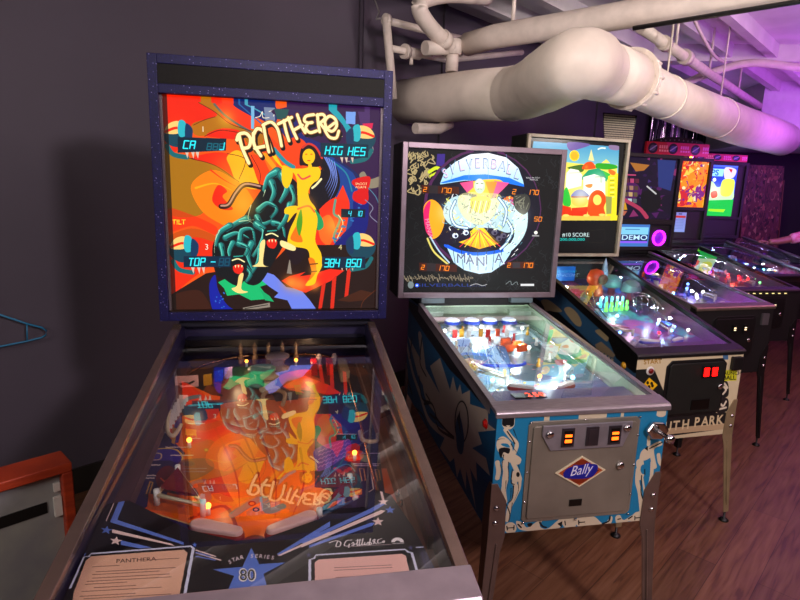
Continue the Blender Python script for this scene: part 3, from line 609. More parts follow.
def art_front2():
    a = Art(900, 640, TQ, [(497.0, 420.6), (667.7, 411.9), (653.3, 519.3), (488.8, 534.7)])
    P, Ln, E = a.poly, a.line, a.ell; DKK = (.03, .05, .07)
    a.view(490, 400, 8)
    # left acrobat silhouettes holding a ball
    E(148, 160, 52, 54, BE); P([(105, 150), (190, 152), (180, 190), (110, 185)], DKK, True); P([(130, 180), (165, 180), (150, 200)], BE)
    Ln([(125, 215), (165, 270), (215, 330), (200, 400)], 30, BE); Ln([(140, 230), (180, 290), (200, 330)], 9, DKK)
    P([(60, 300), (110, 270), (170, 320), (190, 400), (250, 450), (230, 500), (160, 480), (130, 560), (110, 600), (125, 480), (60, 380)], BE, True)
    P([(70, 380), (110, 360), (160, 370), (150, 410), (110, 400), (90, 450)], DKK, True); P([(90, 330), (140, 330), (160, 360), (110, 350)], TQ, True)
    Ln([(115, 480), (130, 600), (110, 700), (120, 800)], 36, BE); Ln([(180, 470), (220, 560), (240, 620)], 34, BE)
    a.view(490, 460, 8)
    E(205, 115, 34, 52, BE); E(225, 100, 14, 20, DKK); Ln([(195, 160), (210, 250), (160, 360), (140, 470)], 34, BE); Ln([(240, 140), (230, 220), (180, 320)], 26, BE)
    Ln([(60, 0), (70, 70), (60, 130)], 34, BE); Ln([(130, 0), (110, 140), (105, 240)], 22, BE)
    Ln([(190, 190), (180, 290), (150, 330)], 8, DKK); Ln([(180, 60), (170, 160), (195, 180)], 8, DKK); Ln([(130, 340), (160, 420), (150, 480)], 8, DKK)
    a.view(490, 400, 8)
    for s_ in ([(60, 300), (85, 290), (120, 290)], [(170, 330), (200, 380), (250, 440)], [(110, 420), (100, 500), (100, 600)], [(150, 480), (150, 600), (140, 700)], [(230, 500), (240, 560)], [(190, 215), (230, 320)]): Ln(s_, 7, DKK, taper=True)
    a.view(490, 460, 8)
    for s_ in ([(85, 20), (95, 90), (80, 130)], [(130, 150), (122, 240)], [(225, 160), (228, 230), (190, 320)], [(170, 210), (165, 290), (140, 340)], [(180, 330), (165, 420)]): Ln(s_, 6, DKK, taper=True)
    a.view(490, 460, 8)
    # base scroll of balls
    for x, y in ((165, 535), (630, 495), (735, 485)): E(x, y, 48, 48, BE); Ln([(x-30, y-15), (x-25, y+15)], 9, DKK); Ln([(x-28, y), (x+28, y-4)], 9, DKK); Ln([(x+28, y-20), (x+26, y+12)], 9, DKK)
    P([(210, 480), (260, 490), (300, 530), (380, 480), (420, 470), (400, 520), (460, 540), (560, 460), (600, 455), (560, 530), (440, 580), (300, 560), (230, 540)], BE, True)
    P([(300, 500), (340, 495), (330, 520), (310, 525)], DKK, True); Ln([(400, 490), (420, 520), (450, 530)], 14, DKK); Ln([(225, 505), (250, 530)], 12, DKK)
    P([(540, 500), (580, 480), (575, 530)], DKK)
    a.view(570, 460, 8)
    E(100, 485, 44, 46, BE); Ln([(70, 475), (72, 505)], 9, DKK); Ln([(72, 490), (125, 486)], 9, DKK); Ln([(125, 470), (125, 500)], 9, DKK); E(10, 495, 44, 46, BE)
    P([(130, 440), (200, 445), (270, 500), (330, 440), (340, 470), (300, 520), (140, 530)], BE, True); Ln([(260, 500), (310, 480), (322, 440)], 14, DKK)
    P([(365, 445), (400, 430), (430, 470), (500, 430), (560, 400), (590, 440), (560, 500), (480, 480), (420, 500), (375, 500)], BE, True); Ln([(385, 465), (405, 460)], 10, DKK); Ln([(470, 460), (500, 440)], 12, DKK)
    E(545, 450, 44, 46, BE); Ln([(520, 440), (520, 470)], 8, DKK); Ln([(520, 455), (570, 450)], 8, DKK)
    # right acrobat
    Ln([(560, 0), (570, 80), (560, 120)], 60, BE); E(590, 60, 24, 40, TQ); Ln([(545, 60), (540, 160), (560, 250), (575, 400)], 34, BE); Ln([(580, 120), (600, 280), (580, 400)], 14, BE); Ln([(660, 0), (655, 100), (640, 180)], 28, BE)
    Ln([(575, 110), (570, 240), (585, 300)], 9, DKK); Ln([(600, 60), (600, 100)], 9, DKK)
    a.view(580, 390, 8)
    E(650, 165, 42, 30, BE); Ln([(600, 280), (560, 340), (550, 420)], 28, BE); Ln([(590, 310), (565, 380)], 6, DKK)
    P([(490, 480), (560, 430), (640, 390), (660, 420), (600, 450), (590, 500), (540, 540), (480, 560), (470, 600)], BE, True); P([(600, 290), (680, 280), (690, 340), (620, 340)], BE, True); P([(520, 450), (545, 430), (545, 470)], DKK); Ln([(560, 450), (640, 410), (660, 400)], 10, DKK)
    Ln([(575, 480), (590, 560), (600, 600)], 36, BE); Ln([(630, 500), (640, 560), (670, 600)], 30, BE)
    # top scroll
    a.view(490, 400, 8); P([(435, 100), (470, 95), (475, 150), (435, 150)], BE, True); P([(520, 100), (640, 85), (780, 80), (900, 78), (960, 90), (860, 120), (700, 125), (600, 115)], BE, True)
    for k in range(9): Ln([(660+k*30, 88), (668+k*30, 105)], 9, DKK)
    a.view(580, 390, 8); P([(0, 175), (200, 160), (260, 160), (200, 205), (0, 215)], BE, True); P([(325, 160), (355, 158), (350, 205), (328, 205)], BE)
    for k in range(6): Ln([(20+k*28, 172), (26+k*28, 192)], 10, DKK)
    return a
def art_side2():
    a = Art(900, 620, (.04, .30, .46), [(407.1, 292.2), (500.2, 375.0), (488.8, 534.7), (403.6, 387.3)])
    P, Ln, E = a.poly, a.line, a.ell; S = (.66, .60, .55); DKK = (.02, .03, .04)
    a.view(400, 310, 5)
    P([(20, -60), (120, 0), (420, 300), (490, 430), (490, 500), (400, 460), (330, 380), (250, 300), (130, 130), (60, 20)], (.03, .03, .05))
    # starburst with the ball
    c = (300, 640)
    pts = [(200, 240), (250, 400), (265, 330), (285, 410), (300, 370), (310, 420), (350, 400), (350, 470), (440, 500), (440, 570), (480, 600), (390, 610), (410, 670), (360, 690), (430, 740), (450, 830), (380, 760), (385, 860), (350, 790), (380, 1000), (330, 800), (330, 900), (300, 790), (285, 840), (270, 740), (250, 760), (200, 690), (240, 600), (170, 480), (90, 330), (40, 130), (110, 260), (200, 420), (150, 280)]
    P(pts, S)
    E(308, 560, 36, 108, DKK); E(308, 560, 30, 100, S); P([(280, 560), (300, 530), (320, 640), (310, 720), (285, 690)], (.02, .25, .4), True); P([(285, 540), (300, 500), (302, 620)], DKK)
    # limb shapes reaching for the ball
    for s_, w in (([(100, 130), (120, 300), (130, 420), (180, 500), (260, 640)], 46), ([(30, 150), (60, 300), (100, 420), (150, 560), (270, 650)], 30), ([(10, 200), (20, 420), (80, 520)], 26)): Ln(s_, w, S)
    for s_ in ([(110, 140), (100, 260), (130, 330)], [(95, 330), (110, 440), (160, 470), (180, 540), (150, 520)], [(180, 540), (230, 600), (270, 640), (200, 600), (180, 560)], [(30, 300), (60, 420), (40, 360)], [(130, 420), (150, 460), (120, 470)], [(60, 140), (50, 240)], [(15, 160), (25, 230)], [(60, 480), (110, 520), (140, 590)]): Ln(s_, 11, DKK)
    Ln([(25, 210), (25, 315)], 7, (.9, .9, .85), sm=False)
    P([(110, 0), (200, 150), (260, 260), (200, 220), (130, 120)], DKK)
    return a
def art_pf2():
    a = Art(700, 1200, (.60, .70, .78), [(423.3, 326.3), (527.3, 324.7), (653.7, 420.4), (499.6, 428.7)])
    P, Ln, E = a.poly, a.line, a.ell; rnd = random.Random(9)
    a.a[:] = (.55, .68, .78)
    P([(430, 330), (530, 326), (560, 350), (520, 372), (450, 350)], (.80, .88, .92), True)
    P([(505, 340), (530, 335), (560, 372), (520, 380), (500, 360)], (.35, .42, .46), True)
    P([(470, 365), (500, 352), (510, 372), (480, 385)], (.5, .72, .9), True)
    for k in range(9): Ln([(466+k*6, 352+k), (478+k*5, 372-k)], 1.2, (.95, .97, 1) if k % 2 else (.15, .3, .6), sm=False)
    for k in range(420):
        x, y = rnd.uniform(425, 640), rnd.uniform(325, 420); c = rnd.choice([(.95, .97, 1), (.9, .95, .98), (.25, .55, .85), (.1, .2, .35), (.95, .35, .2), (.98, .85, .25), (.55, .7, .75), (.9, .5, .55), (.1, .12, .15)])
        t = rnd.uniform(0, 6.3); L = rnd.uniform(1, 4)
        if rnd.random() < .5: E(x, y, L*.6, L*.35, c)
        else: Ln([(x, y), (x+L*math.cos(t), y+L*.6*math.sin(t)), (x+L*1.4, y)], .7, c)
    P([(560, 385), (640, 380), (660, 415), (600, 420), (540, 405)], (.30, .38, .62), True, .75)
    return a
def art_badge():
    a = Art(512, 256, (.78, .72, .6)); P, Ln, E = a.poly, a.line, a.ell
    P([(.06, .5), (.5, .06), (.94, .5), (.5, .94)], (.62, .28, .12)); P([(.14, .5), (.5, .14), (.86, .5), (.5, .86)], (.30, .12, .06)); P([(.2, .5), (.5, .2), (.8, .5), (.5, .8)], (.75, .42, .15))
    E(.5, .5, .22, .38, (.45, .15, .06)); P([(.26, .34), (.8, .3), (.72, .7), (.2, .66)], (.08, .1, .5), True)
    a.view(0, 0, 512); 
    a.H = np.diag([512, 512, 1.0]); a.k = 512
    def W(x, y): return (150+x+y*-.25, 160+y)
    E(.5, .5, 0, 0, (0, 0, 0)); a.text('Bally', 0, 0, 92, (.12, .14, .6), warp=lambda x, y: (142+x-y*.3, 162+y-.08*x), bold=.04); a.text('Bally', 0, 0, 84, (.82, .8, .85), warp=lambda x, y: (146+x-y*.3, 158+y-.08*x))
    return a
# ------------------------------------------------------------------ artwork: third machine
def art_town():
    a = Art(700, 730, (.02, .02, .025), [(531.8, 137.9), (626.0, 143.7), (614.3, 252.4), (523.1, 252.0)])
    P, Ln, E = a.poly, a.line, a.ell
    a.view(560, 130, 10)
    P([(-250, 110), (612, 165), (605, 480), (-300, 420)], lin((.30, .62, .78), (.75, .95, .85), 'y', .05, .4))
    P([(100, 120), (320, 140), (200, 190), (110, 200)], (.42, .32, .62), True); P([(510, 150), (605, 158), (600, 200), (520, 190)], (.55, .45, .6), True); Ln([(400, 190), (430, 178), (470, 180)], 14, (.9, .95, .9))
    P([(-250, 280), (160, 330), (250, 340), (590, 350), (570, 1250), (-300, 1250)], (.98, .90, .35))
    E(160, 255, 50, 55, (1, .85, .05)); E(160, 255, 38, 42, (1, .7, .02))
    P([(300, 300), (330, 190), (360, 310)], (.95, .9, .6)); P([(430, 330), (480, 290), (520, 330)], (1, .9, .4))
    P([(100, 370), (240, 345), (260, 380), (230, 420), (110, 390)], (.25, .42, .1), True); P([(370, 360), (400, 330), (560, 345), (590, 380), (480, 395), (380, 380)], (.15, .65, .1), True)
    P([(240, 390), (270, 330), (330, 315), (365, 350), (365, 385)], (.95, .30, .02), True); a.glow(280, 370, 20, (1, .6, .1), .6)
    P([(235, 470), (300, 400), (400, 380), (510, 450), (480, 520), (430, 470), (370, 480), (330, 500), (240, 500)], (.10, .62, .42)); P([(440, 400), (520, 440), (510, 520), (480, 470)], (.2, .75, .2))
    P([(80, 430), (120, 385), (200, 400), (240, 450), (230, 560), (70, 600)], (1, 1, .92)); P([(250, 470), (360, 440), (470, 480), (470, 700), (250, 700)], (1, 1, .95)); Ln([(110, 430), (230, 425)], 6, (.7, .75, .6)); Ln([(370, 470), (460, 465)], 8, (.4, .5, .4)); P([(415, 470), (445, 470), (440, 530), (415, 525)], (.7, .8, .7))
    P([(500, 460), (600, 430), (580, 1200), (480, 1200)], (.98, .88, .12)); 
    for k in range(9): Ln([(520, 480+k*24), (560, 478+k*24)], 8, (.55, .6, .05) if k % 2 else (1, .95, .5), sm=False)
    P([(500, 400), (530, 395), (575, 420), (560, 450), (520, 440)], (.95, .45, .1), True); P([(270, 550), (340, 540), (330, 575), (290, 575)], (.98, .5, .15), True)
    # plain rounded shrubs, a red shed and a dome tent in the foreground
    a.view(560, 185, 8)
    P([(40, 60), (70, 20), (100, 120), (90, 170), (40, 160)], (.15, .75, .2), True); P([(25, 160), (100, 180), (110, 245), (25, 250)], (.9, .2, .02))
    P([(105, 185), (240, 175), (225, 250), (105, 248)], (.9, .18, .02)); E(170, 125, 66, 52, (.98, .80, .25)); P([(105, 100), (130, 50), (180, 35), (225, 60), (240, 95)], (.42, .45, .72), True); P([(105, 90), (240, 88), (240, 100), (105, 102)], (.65, .3, .15))
    P([(245, 250), (240, 130), (262, 70), (310, 40), (360, 60), (385, 120), (365, 180), (370, 250)], (.98, .30, .02), True); E(312, 120, 34, 42, (1, .9, .4)); 
    P([(-60, 248), (420, 250), (415, 285), (-60, 285)], (.90, .78, .30)); P([(380, 90), (430, 95), (425, 230), (385, 235)], (.6, .62, .3))
    for x, y in ((60, 245), (225, 245), (350, 240)): E(x, y, 26, 10, (1, .85, .4))
    # display panel
    P([(-200, 285), (480, 285), (500, 620), (-200, 620)], (.012, .012, .016)); P([(-40, 400), (235, 405), (232, 470), (-45, 470)], (.01, .04, .05))
    a.text('#10 SCORE', 30, 415, 32, (.85, .95, .95), stretch=1.0); a.text('200,000,000', 10, 448, 22, (.05, .85, .80), stretch=1.35)
    Ln([(240, 370), (370, 355), (375, 440), (350, 465), (240, 460)], 4, (.10, .10, .06), closed=True, sm=False)
    a.view(560, 130, 10); P([(612, 120), (720, 120), (600, 1400), (560, 1400)], (.02, .02, .02))
    a.view(); a.glow(583, 195, 9, (1, 1, .9), .6); a.glow(600, 180, 7, (1, 1, .9), .5); a.glow(573, 180, 7, (1, 1, .9), .5)
    return a
def art_front3():
    a = Art(900, 640, (.80, .74, .60), [(637.5, 360.9), (743.5, 355.2), (731.1, 433.4), (627.5, 443.6)])
    P, Ln, E = a.poly, a.line, a.ell
    a.view(630, 340, 6.667); K = (.035, .04, .035)
    P([(-20, 570), (40, 520), (660, 480), (650, 590), (-20, 680)], (.10, .09, .09)); P([(20, 200), (160, 190), (250, 400), (20, 400)], (.05, .07, .06))
    a.text('START', 92, 162, 30, (.62, .45, .12), ang=-.06, bold=.03); P([(350, 100), (460, 92), (460, 115), (350, 122)], (.4, .5, .55))
    P([(128, 250), (185, 300), (140, 345), (88, 300)], (.92, .72, .05)); 
    for p in ((118, 285), (145, 290), (128, 312), (150, 305)): E(p[0], p[1], 9, 11, K)
    P([(600, 205), (715, 195), (710, 270), (600, 275)], (.75, .75, .12)); a.text('LAUNCH', 608, 232, 24, (.08, .08, .03), bold=.02, stretch=1.0); a.text('BALL', 620, 264, 28, (.08, .08, .03), bold=.03)
    P([(600, 290), (650, 280), (655, 370), (600, 380)], (.10, .1, .1), True); P([(580, 400), (650, 390), (650, 470), (575, 480)], (.12, .1, .1), True)
    for s_ in ([(610, 300), (640, 330), (620, 360)], [(590, 410), (620, 440), (640, 410)], [(600, 460), (640, 450)], [(630, 290), (650, 320)]): Ln(s_, 13, (.85, .8, .7))
    P([(620, 100), (655, 98), (655, 130), (620, 132)], (.25, .4, .55)); E(628, 90, 7, 7, K); E(208, 125, 7, 7, K)
    Ln([(0, 688), (100, 640), (300, 605), (640, 575)], 40, (.72, .62, .48))
    for i, ch in enumerate('SOUTH'): a.text(ch, 110+i*58, 622-i*7, 62, (.82, .74, .58), ang=-.09, shear=.22, stretch=.82, bold=.04)
    for i, ch in enumerate('PARK'): a.text(ch, 425+i*49, 578-i*5, 62, (.82, .74, .58), ang=-.09, shear=.22, stretch=.8, bold=.04)
    return a
def art_side3():
    a = Art(1000, 600, (.16, .32, .46), [(510.1, 252.4), (646.2, 288.2), (627.5, 443.6), (502.5, 357.9)])
    P, Ln, E = a.poly, a.line, a.ell; S = (.62, .55, .42)
    a.view(520, 280, 6.667)
    P([(-80, -20), (230, 30), (560, 330), (640, 520), (760, 620), (860, 640), (860, -80), (230, -60)], (.02, .02, .025)); P([(100, 120), (260, 220), (480, 430), (640, 560), (620, 900), (0, 620), (0, 150)], (.02, .02, .03))
    P([(295, 200), (330, 180), (380, 220), (410, 280), (400, 310), (360, 290)], S, True); P([(500, 340), (540, 330), (590, 370), (580, 410), (540, 380)], S, True); P([(140, 140), (180, 130), (230, 160), (280, 210), (220, 210), (170, 190)], S, True); P([(160, 170), (180, 160), (200, 200), (170, 205)], S, True)
    P([(500, 430), (540, 410), (600, 460), (635, 500), (620, 520), (510, 460)], (.55, .48, .38)); 
    for k in range(5): P([(520+k*22, 465+k*14), (535+k*22, 472+k*14), (532+k*22, 520+k*14), (520+k*22, 512+k*14)], (.75, .68, .55))
    return a
def art_generic(w, h, cols, seed, n=200, big=10, base=(.1, .05, .2)):
    a = Art(w, h, base); rnd = random.Random(seed); A = h/w; a.H = np.diag([w, w, 1.0]); a.k = w
    for k in range(big):
        x, y = rnd.random(), rnd.random()*A; r = rnd.uniform(.1, .3); a.poly([(x+r*rnd.uniform(.5, 1)*math.cos(t*1.05), y+r*rnd.uniform(.5, 1)*math.sin(t*1.05)) for t in range(6)], rnd.choice(cols), True)
    for k in range(n):
        x, y = rnd.random(), rnd.random()*A; c = rnd.choice(cols); t = rnd.uniform(0, 6.3); L = rnd.uniform(.015, .07); q = rnd.random()
        if q < .35: a.ell(x, y, L*.5, L*.4, c)
        elif q < .7: a.line([(x, y), (x+L*math.cos(t), y+L*math.sin(t)), (x+2*L*math.cos(t+.6), y+2*L*math.sin(t+.6))], L*.3, c, taper=True)
        else: a.poly([(x+L*math.cos(t+j*2.1), y+L*math.sin(t+j*2.1)) for j in range(3)], c)
    return a
def art_rock():
    a = art_generic(500, 440, [(.35, .1, .4), (.2, .08, .3), (.6, .2, .45), (.08, .04, .15), (.3, .2, .5)], 21, 60, 9, (.10, .04, .18))
    P, Ln, E = a.poly, a.line, a.ell
    for k, (y, c) in enumerate(((.30, (.85, .3, .5)), (.40, (.75, .55, .45)), (.49, (.9, .75, .5)), (.58, (.85, .95, .95)))):
        for j in range(9): P([(.02+j*.06, y), (.07+j*.06, y), (.075+j*.06, y+.06), (.03+j*.06, y+.06)], c if j % 2 else tuple(x*.5 for x in c))
    P([(.0, .66), (.42, .64), (.45, .74), (0, .76)], (.95, .7, .12)); E(.16, .80, .07, .06, (.95, .75, .1)); P([(.2, .74), (.45, .76), (.42, .82), (.2, .84)], (.85, .45, .35)); Ln([(.4, .6), (.6, .72), (.7, .84)], .05, (.8, .25, .4)); P([(.6, .5), (.8, .45), (.85, .7), (.66, .75)], (.05, .05, .08), True)
    P([(.75, .02), (.98, .02), (.96, .45), (.8, .4)], (.18, .25, .55)); P([(.42, .08), (.66, .1), (.6, .18), (.5, .2)], (.8, .5, .2)); Ln([(.66, .4), (.78, .5)], .02, (.9, .9, .9)); a.line([(.05, .25), (.5, .25)], .02, (.85, .3, .5))
    return a
def art_soccer():
    a = Art(360, 500, (.15, .25, .9)); a.H = np.diag([360, 360, 1.0]); a.k = 360; P, Ln, E = a.poly, a.line, a.ell
    P([(0, 0), (1, 0), (1, .05), (0, .05)], (.3, .4, 1)); P([(.05, .1), (.6, .1), (.58, .3), (.03, .3)], (.6, .85, 1))
    P([(.1, .13), (.16, .13), (.14, .28), (.08, .28)], (.1, .3, .7))
    a.text('LPS', .1, .28, .16, (.1, .35, .75), stretch=1.1, bold=.03)
    P([(.62, .06), (.95, .1), (.9, .32), (.65, .35)], (.85, .8, .95), True); P([(.72, .08), (.85, .1), (.82, .2)], (.8, .1, .15)); E(.35, .4, .05, .05, (1, 1, 1))
    P([(.05, .5), (.3, .45), (.5, .6), (.9, .35), (.98, .7), (.9, .95), (0, .98)], (.75, .9, .7), True); P([(.6, .4), (.95, .4), (.9, .8), (.6, .8)], (.85, .9, .3), True); P([(.3, .75), (.45, .7), (.5, .85), (.35, .9)], (.95, .2, .1), True); P([(.1, .6), (.2, .55), (.25, .8), (.1, .85)], (.95, .9, .3), True)
    P([(0, .98), (1, .92), (1, 1.4), (0, 1.4)], (.02, .7, .25)); P([(.3, 1.2), (.8, 1.2), (.75, 1.28), (.3, 1.26)], (.6, .95, .1)); a.glow(.4, .7, .2, (1, 1, 1), .4)
    return a
def art_sheet():
    a = Art(400, 240, (.03, .03, .03)); rnd = random.Random(4)
    for r in range(11):
        x = .04
        while x < .92: w = rnd.uniform(.03, .12); a.line([(x, .07+r*.083), (min(x+w, .95), .07+r*.083)], .028, (.55, .5, .42), sm=False); x += w+.025
    return a
def art_panel():
    return art_generic(340, 640, [(.42, .22, .22), (.5, .28, .26), (.10, .05, .06), (.14, .07, .08), (.30, .15, .17), (.55, .40, .34), (.34, .18, .24), (.2, .1, .12)], 5, 900, 0, (.30, .15, .16))
def art_card():
    a = Art(100, 180, (.55, .72, .88)); a.H = np.diag([100, 100, 1.0]); a.k = 100
    a.poly([(.05, .3), (.95, .3), (.95, .5), (.05, .5)], (.85, .25, .15)); a.poly([(.3, .08), (.6, .08), (.6, .2), (.3, .2)], (.3, .4, .6))
    for r in range(7): a.line([(.12, .65+r*.14), (.8, .65+r*.14)], .04, (.45, .6, .75), sm=False)
    return a
def art_marquee(seed):
    a = Art(600, 120, (.75, .10, .12)); a.H = np.diag([600, 600, 1.0]); a.k = 600; rnd = random.Random(seed); a.poly([(.3, 0), (1, 0), (1, .2), (.4, .2)], (.80, .10, .32))
    for x in (.1, .42, .78): a.ell(x, .1, .075, .085, (.06, .05, .07)); a.ell(x, .1, .045, .05, (.3, .28, .35) if x < .2 else (.2, .2, .5)); a.line([(x-.04, .13), (x+.05, .06)], .02, (.6, .55, .7))
    for x0 in (.2, .54, .9):
        for j in range(4):
            a.poly([(x0+j*.035, .05), (x0+.025+j*.035, .05), (x0+.025+j*.035, .10), (x0+j*.035, .10)], (.9, .55, .5) if x0 < .4 else (.9, .4, .75)); a.poly([(x0+j*.04, .12), (x0+.03+j*.04, .12), (x0+.03+j*.04, .15), (x0+j*.04, .15)], (.9, .6, .55) if x0 < .4 else (.9, .45, .75))
    return a
def art_demo():
    a = Art(320, 240, (.25, .45, .75)); a.view(0, 0, 1); a.H = np.diag([320, 320, 1.0]); a.k = 320
    a.poly([(.03, .08), (.97, .08), (.97, .3), (.03, .3)], (.50, .80, .95)); a.poly([(.03, .3), (.97, .3), (.97, .5), (.03, .5)], (.10, .18, .40)); a.text('DEMO', .2, .46, .15, (.75, .9, 1), stretch=1.3, bold=.02)
    a.poly([(.03, .5), (.97, .5), (.97, .56), (.03, .56)], (.55, .35, .95)); a.line([(.3, .15), (.7, .15)], .03, (.3, .55, .75), sm=False)
    return a
# ------------------------------------------------------------------ shared materials
STEEL = mat('brushed_steel', (.60, .56, .58), rough=.30, metal=.65, var=.15, scale=30, stretch=(1, 12, 12))
CHROME = mat('chrome', (.80, .79, .80), rough=.12, metal=1, var=.04)
DARKST = mat('aged_steel', (.56, .53, .48), rough=.36, metal=.55, var=.16, scale=5, bump=.05)
BLKM = mat('black_painted_metal', (.035, .035, .04), rough=.45, var=.2)
BLKP = mat('black_plywood', (.03, .028, .032), rough=.6, var=.2, bump=.1)
LEGC = mat('chromed_leg', (.46, .38, .35), rough=.28, metal=.6, var=.12, scale=10)
LEGG = mat('gold_grey_leg', (.62, .55, .42), rough=.4, metal=.5, var=.12, scale=10)
RUBW = mat('white_rubber', (.80, .74, .62), rough=.6, var=.06)
RUBR = mat('red_rubber', (.55, .10, .06), rough=.55, var=.1)
FLIPW = mat('flipper_plastic', (.86, .68, .66), rough=.35, var=.04)
PLW = mat('white_plastic', (.85, .84, .82), rough=.35, var=.04)
PLY = mat('yellow_plastic', (.80, .58, .06), rough=.35, var=.06)
PLBL = mat('blue_plastic', (.08, .22, .70), rough=.3, var=.06)
PLR = mat('red_plastic', (.80, .07, .04), rough=.3, var=.06)
PLO = mat('orange_plastic', (.85, .30, .06), rough=.4, var=.06)
PLG = mat('green_plastic', (.10, .60, .28), rough=.35, var=.06)
PLT = mat('teal_plastic', (.30, .55, .55), rough=.4, var=.06)
PLK = mat('black_plastic', (.02, .02, .022), rough=.3, var=.1)
CLRP = glass_mat('clear_plastic', (.86, .92, .94), rough=.05, k=1.6)
GLASS = glass_mat('playfield_glass', (.97, .98, .98), rough=.0, ior=1.52, k=1.7); GLASS1 = glass_mat('coated_playfield_glass', (.97, .98, .98), rough=.0, ior=1.52, k=3.8); GLASS2 = glass_mat('bright_playfield_glass', (.97, .98, .98), rough=.0, ior=1.52, k=2.6)
PANE = glass_mat('backbox_glass', (.98, .98, .98), rough=.0, k=.6)
def glow_mat(name, col, s): return mat(name, col, rough=.4, emit=col, estr=s, var=.02)
BW = glow_mat('bulb_white', (1, .97, .9), 10); BA = glow_mat('bulb_amber', (1, .62, .2), 9); BB = glow_mat('bulb_blue', (.35, .55, 1), 12); BR = glow_mat('bulb_red', (1, .08, .05), 8)
BG = glow_mat('bulb_green', (.4, 1, .5), 8); BC = glow_mat('bulb_cyan', (.5, .95, 1), 10); BP = glow_mat('bulb_violet', (.8, .2, 1), 8)

MACH = {1: dict(x=-.179, y=.691, a=.199, w=.644, L=1.145, zf=.917, zb=1.075, bw=.7265, b0=1.090, bh=.799),
2: dict(x=.573, y=1.602, a=.2026, w=.565, L=1.032, zf=.898, zb=1.007, bw=.774, b0=1.036, bh=.693),
3: dict(x=1.312, y=2.413, a=.266, w=.569, L=1.073, zf=.857, zb=1.158, bw=.683, b0=1.155, bh=.709),
4: dict(x=2.0, y=3.27, a=.29, w=.58, L=1.12, zf=.908, zb=1.108, bw=.80, b0=1.12, bh=.73, dx=.08),
5: dict(x=2.76, y=4.15, a=.2, w=.58, L=1.12, zf=.879, zb=1.09, bw=.70, b0=1.12, bh=.77, dx=-.06),
6: dict(x=3.5, y=4.98, a=.22, w=.58, L=1.12, zf=.88, zb=1.09, bw=.70, b0=1.12, bh=.80, dx=.06),
7: dict(x=4.2, y=5.85, a=.22, w=.58, L=1.12, zf=.88, zb=1.09, bw=.70, b0=1.12, bh=.60, dx=.0)}

def leg(root, q, sx, front, m, ztop, shape='angle'):
    """pressed angle-iron leg bolted round a cabinet corner, flaring outwards to the floor"""
    w = q['w']/2; Lc = q['L']+.22; fy = -1 if front else 1; y0 = -.003 if front else Lc+.003
    zb = q['zf']-q['hf']
    rings = []; b = B(); t = .004
    for z, arm, ox, oy in ((ztop, .020, 0, 0), (ztop-.06, .052, 0, 0), (zb-.01, .056, .001, .001), (zb-.06, .046, .004, .004), (.05, .030, .026, .024)):
        X = sx*(w+.004+ox); Y = y0+fy*oy; ix, iy = -sx, -fy
        pts = [(X, Y), (X+ix*arm, Y), (X+ix*arm, Y+iy*t), (X+ix*t*3, Y+iy*t), (X+ix*t, Y+iy*t*3), (X+ix*t, Y+iy*arm), (X, Y+iy*arm)]
        rings.append([b.bm.verts.new((p[0], p[1], z)) for p in pts])
    for A, C in zip(rings, rings[1:]):
        for k in range(7): b.face([A[k], A[(k+1) % 7], C[(k+1) % 7], C[k]])
    b.face(rings[0]); b.face(rings[-1][::-1])
    # pressed rib down the face
    X = sx*(w+.004); b.tube([(X-sx*.028, y0+fy*.003, zb-.03), (X-sx*.014+sx*.02, y0+fy*.024, .09)], .0035, n=6)
    o = b.build('leg', m, root, bevel=.0015)
    f = B(); c = (sx*(w+.004+.014), y0+fy*.014, 0)
    f.lathe([(.0, .0), (.022, 0), (.022, .006), (.012, .014), (.005, .018), (.005, .055), (0, .055)], c, n=14, mi=0)
    f.build('leg_leveler', BLKM, o)
    for dz in (.06, .11):
        f = B(); M = Matrix.Rotation(PI/2*(1 if front else -1), 3, 'X')
        f.lathe([(.009, 0), (.009, .003), (.006, .007), (0, .008)], (X-sx*.020, y0, ztop-dz-.02), n=10, M=M); f.build('bolt', CHROME, o)
    return o
def spheres(b, c, r, mi=0, sz=1, n=10):
    b.lathe([(0, -r*sz)]+[(r*math.sin(t), -r*sz*math.cos(t)) for t in [PI*k/6 for k in range(1, 6)]]+[(0, r*sz)], c, n=n, mi=mi)
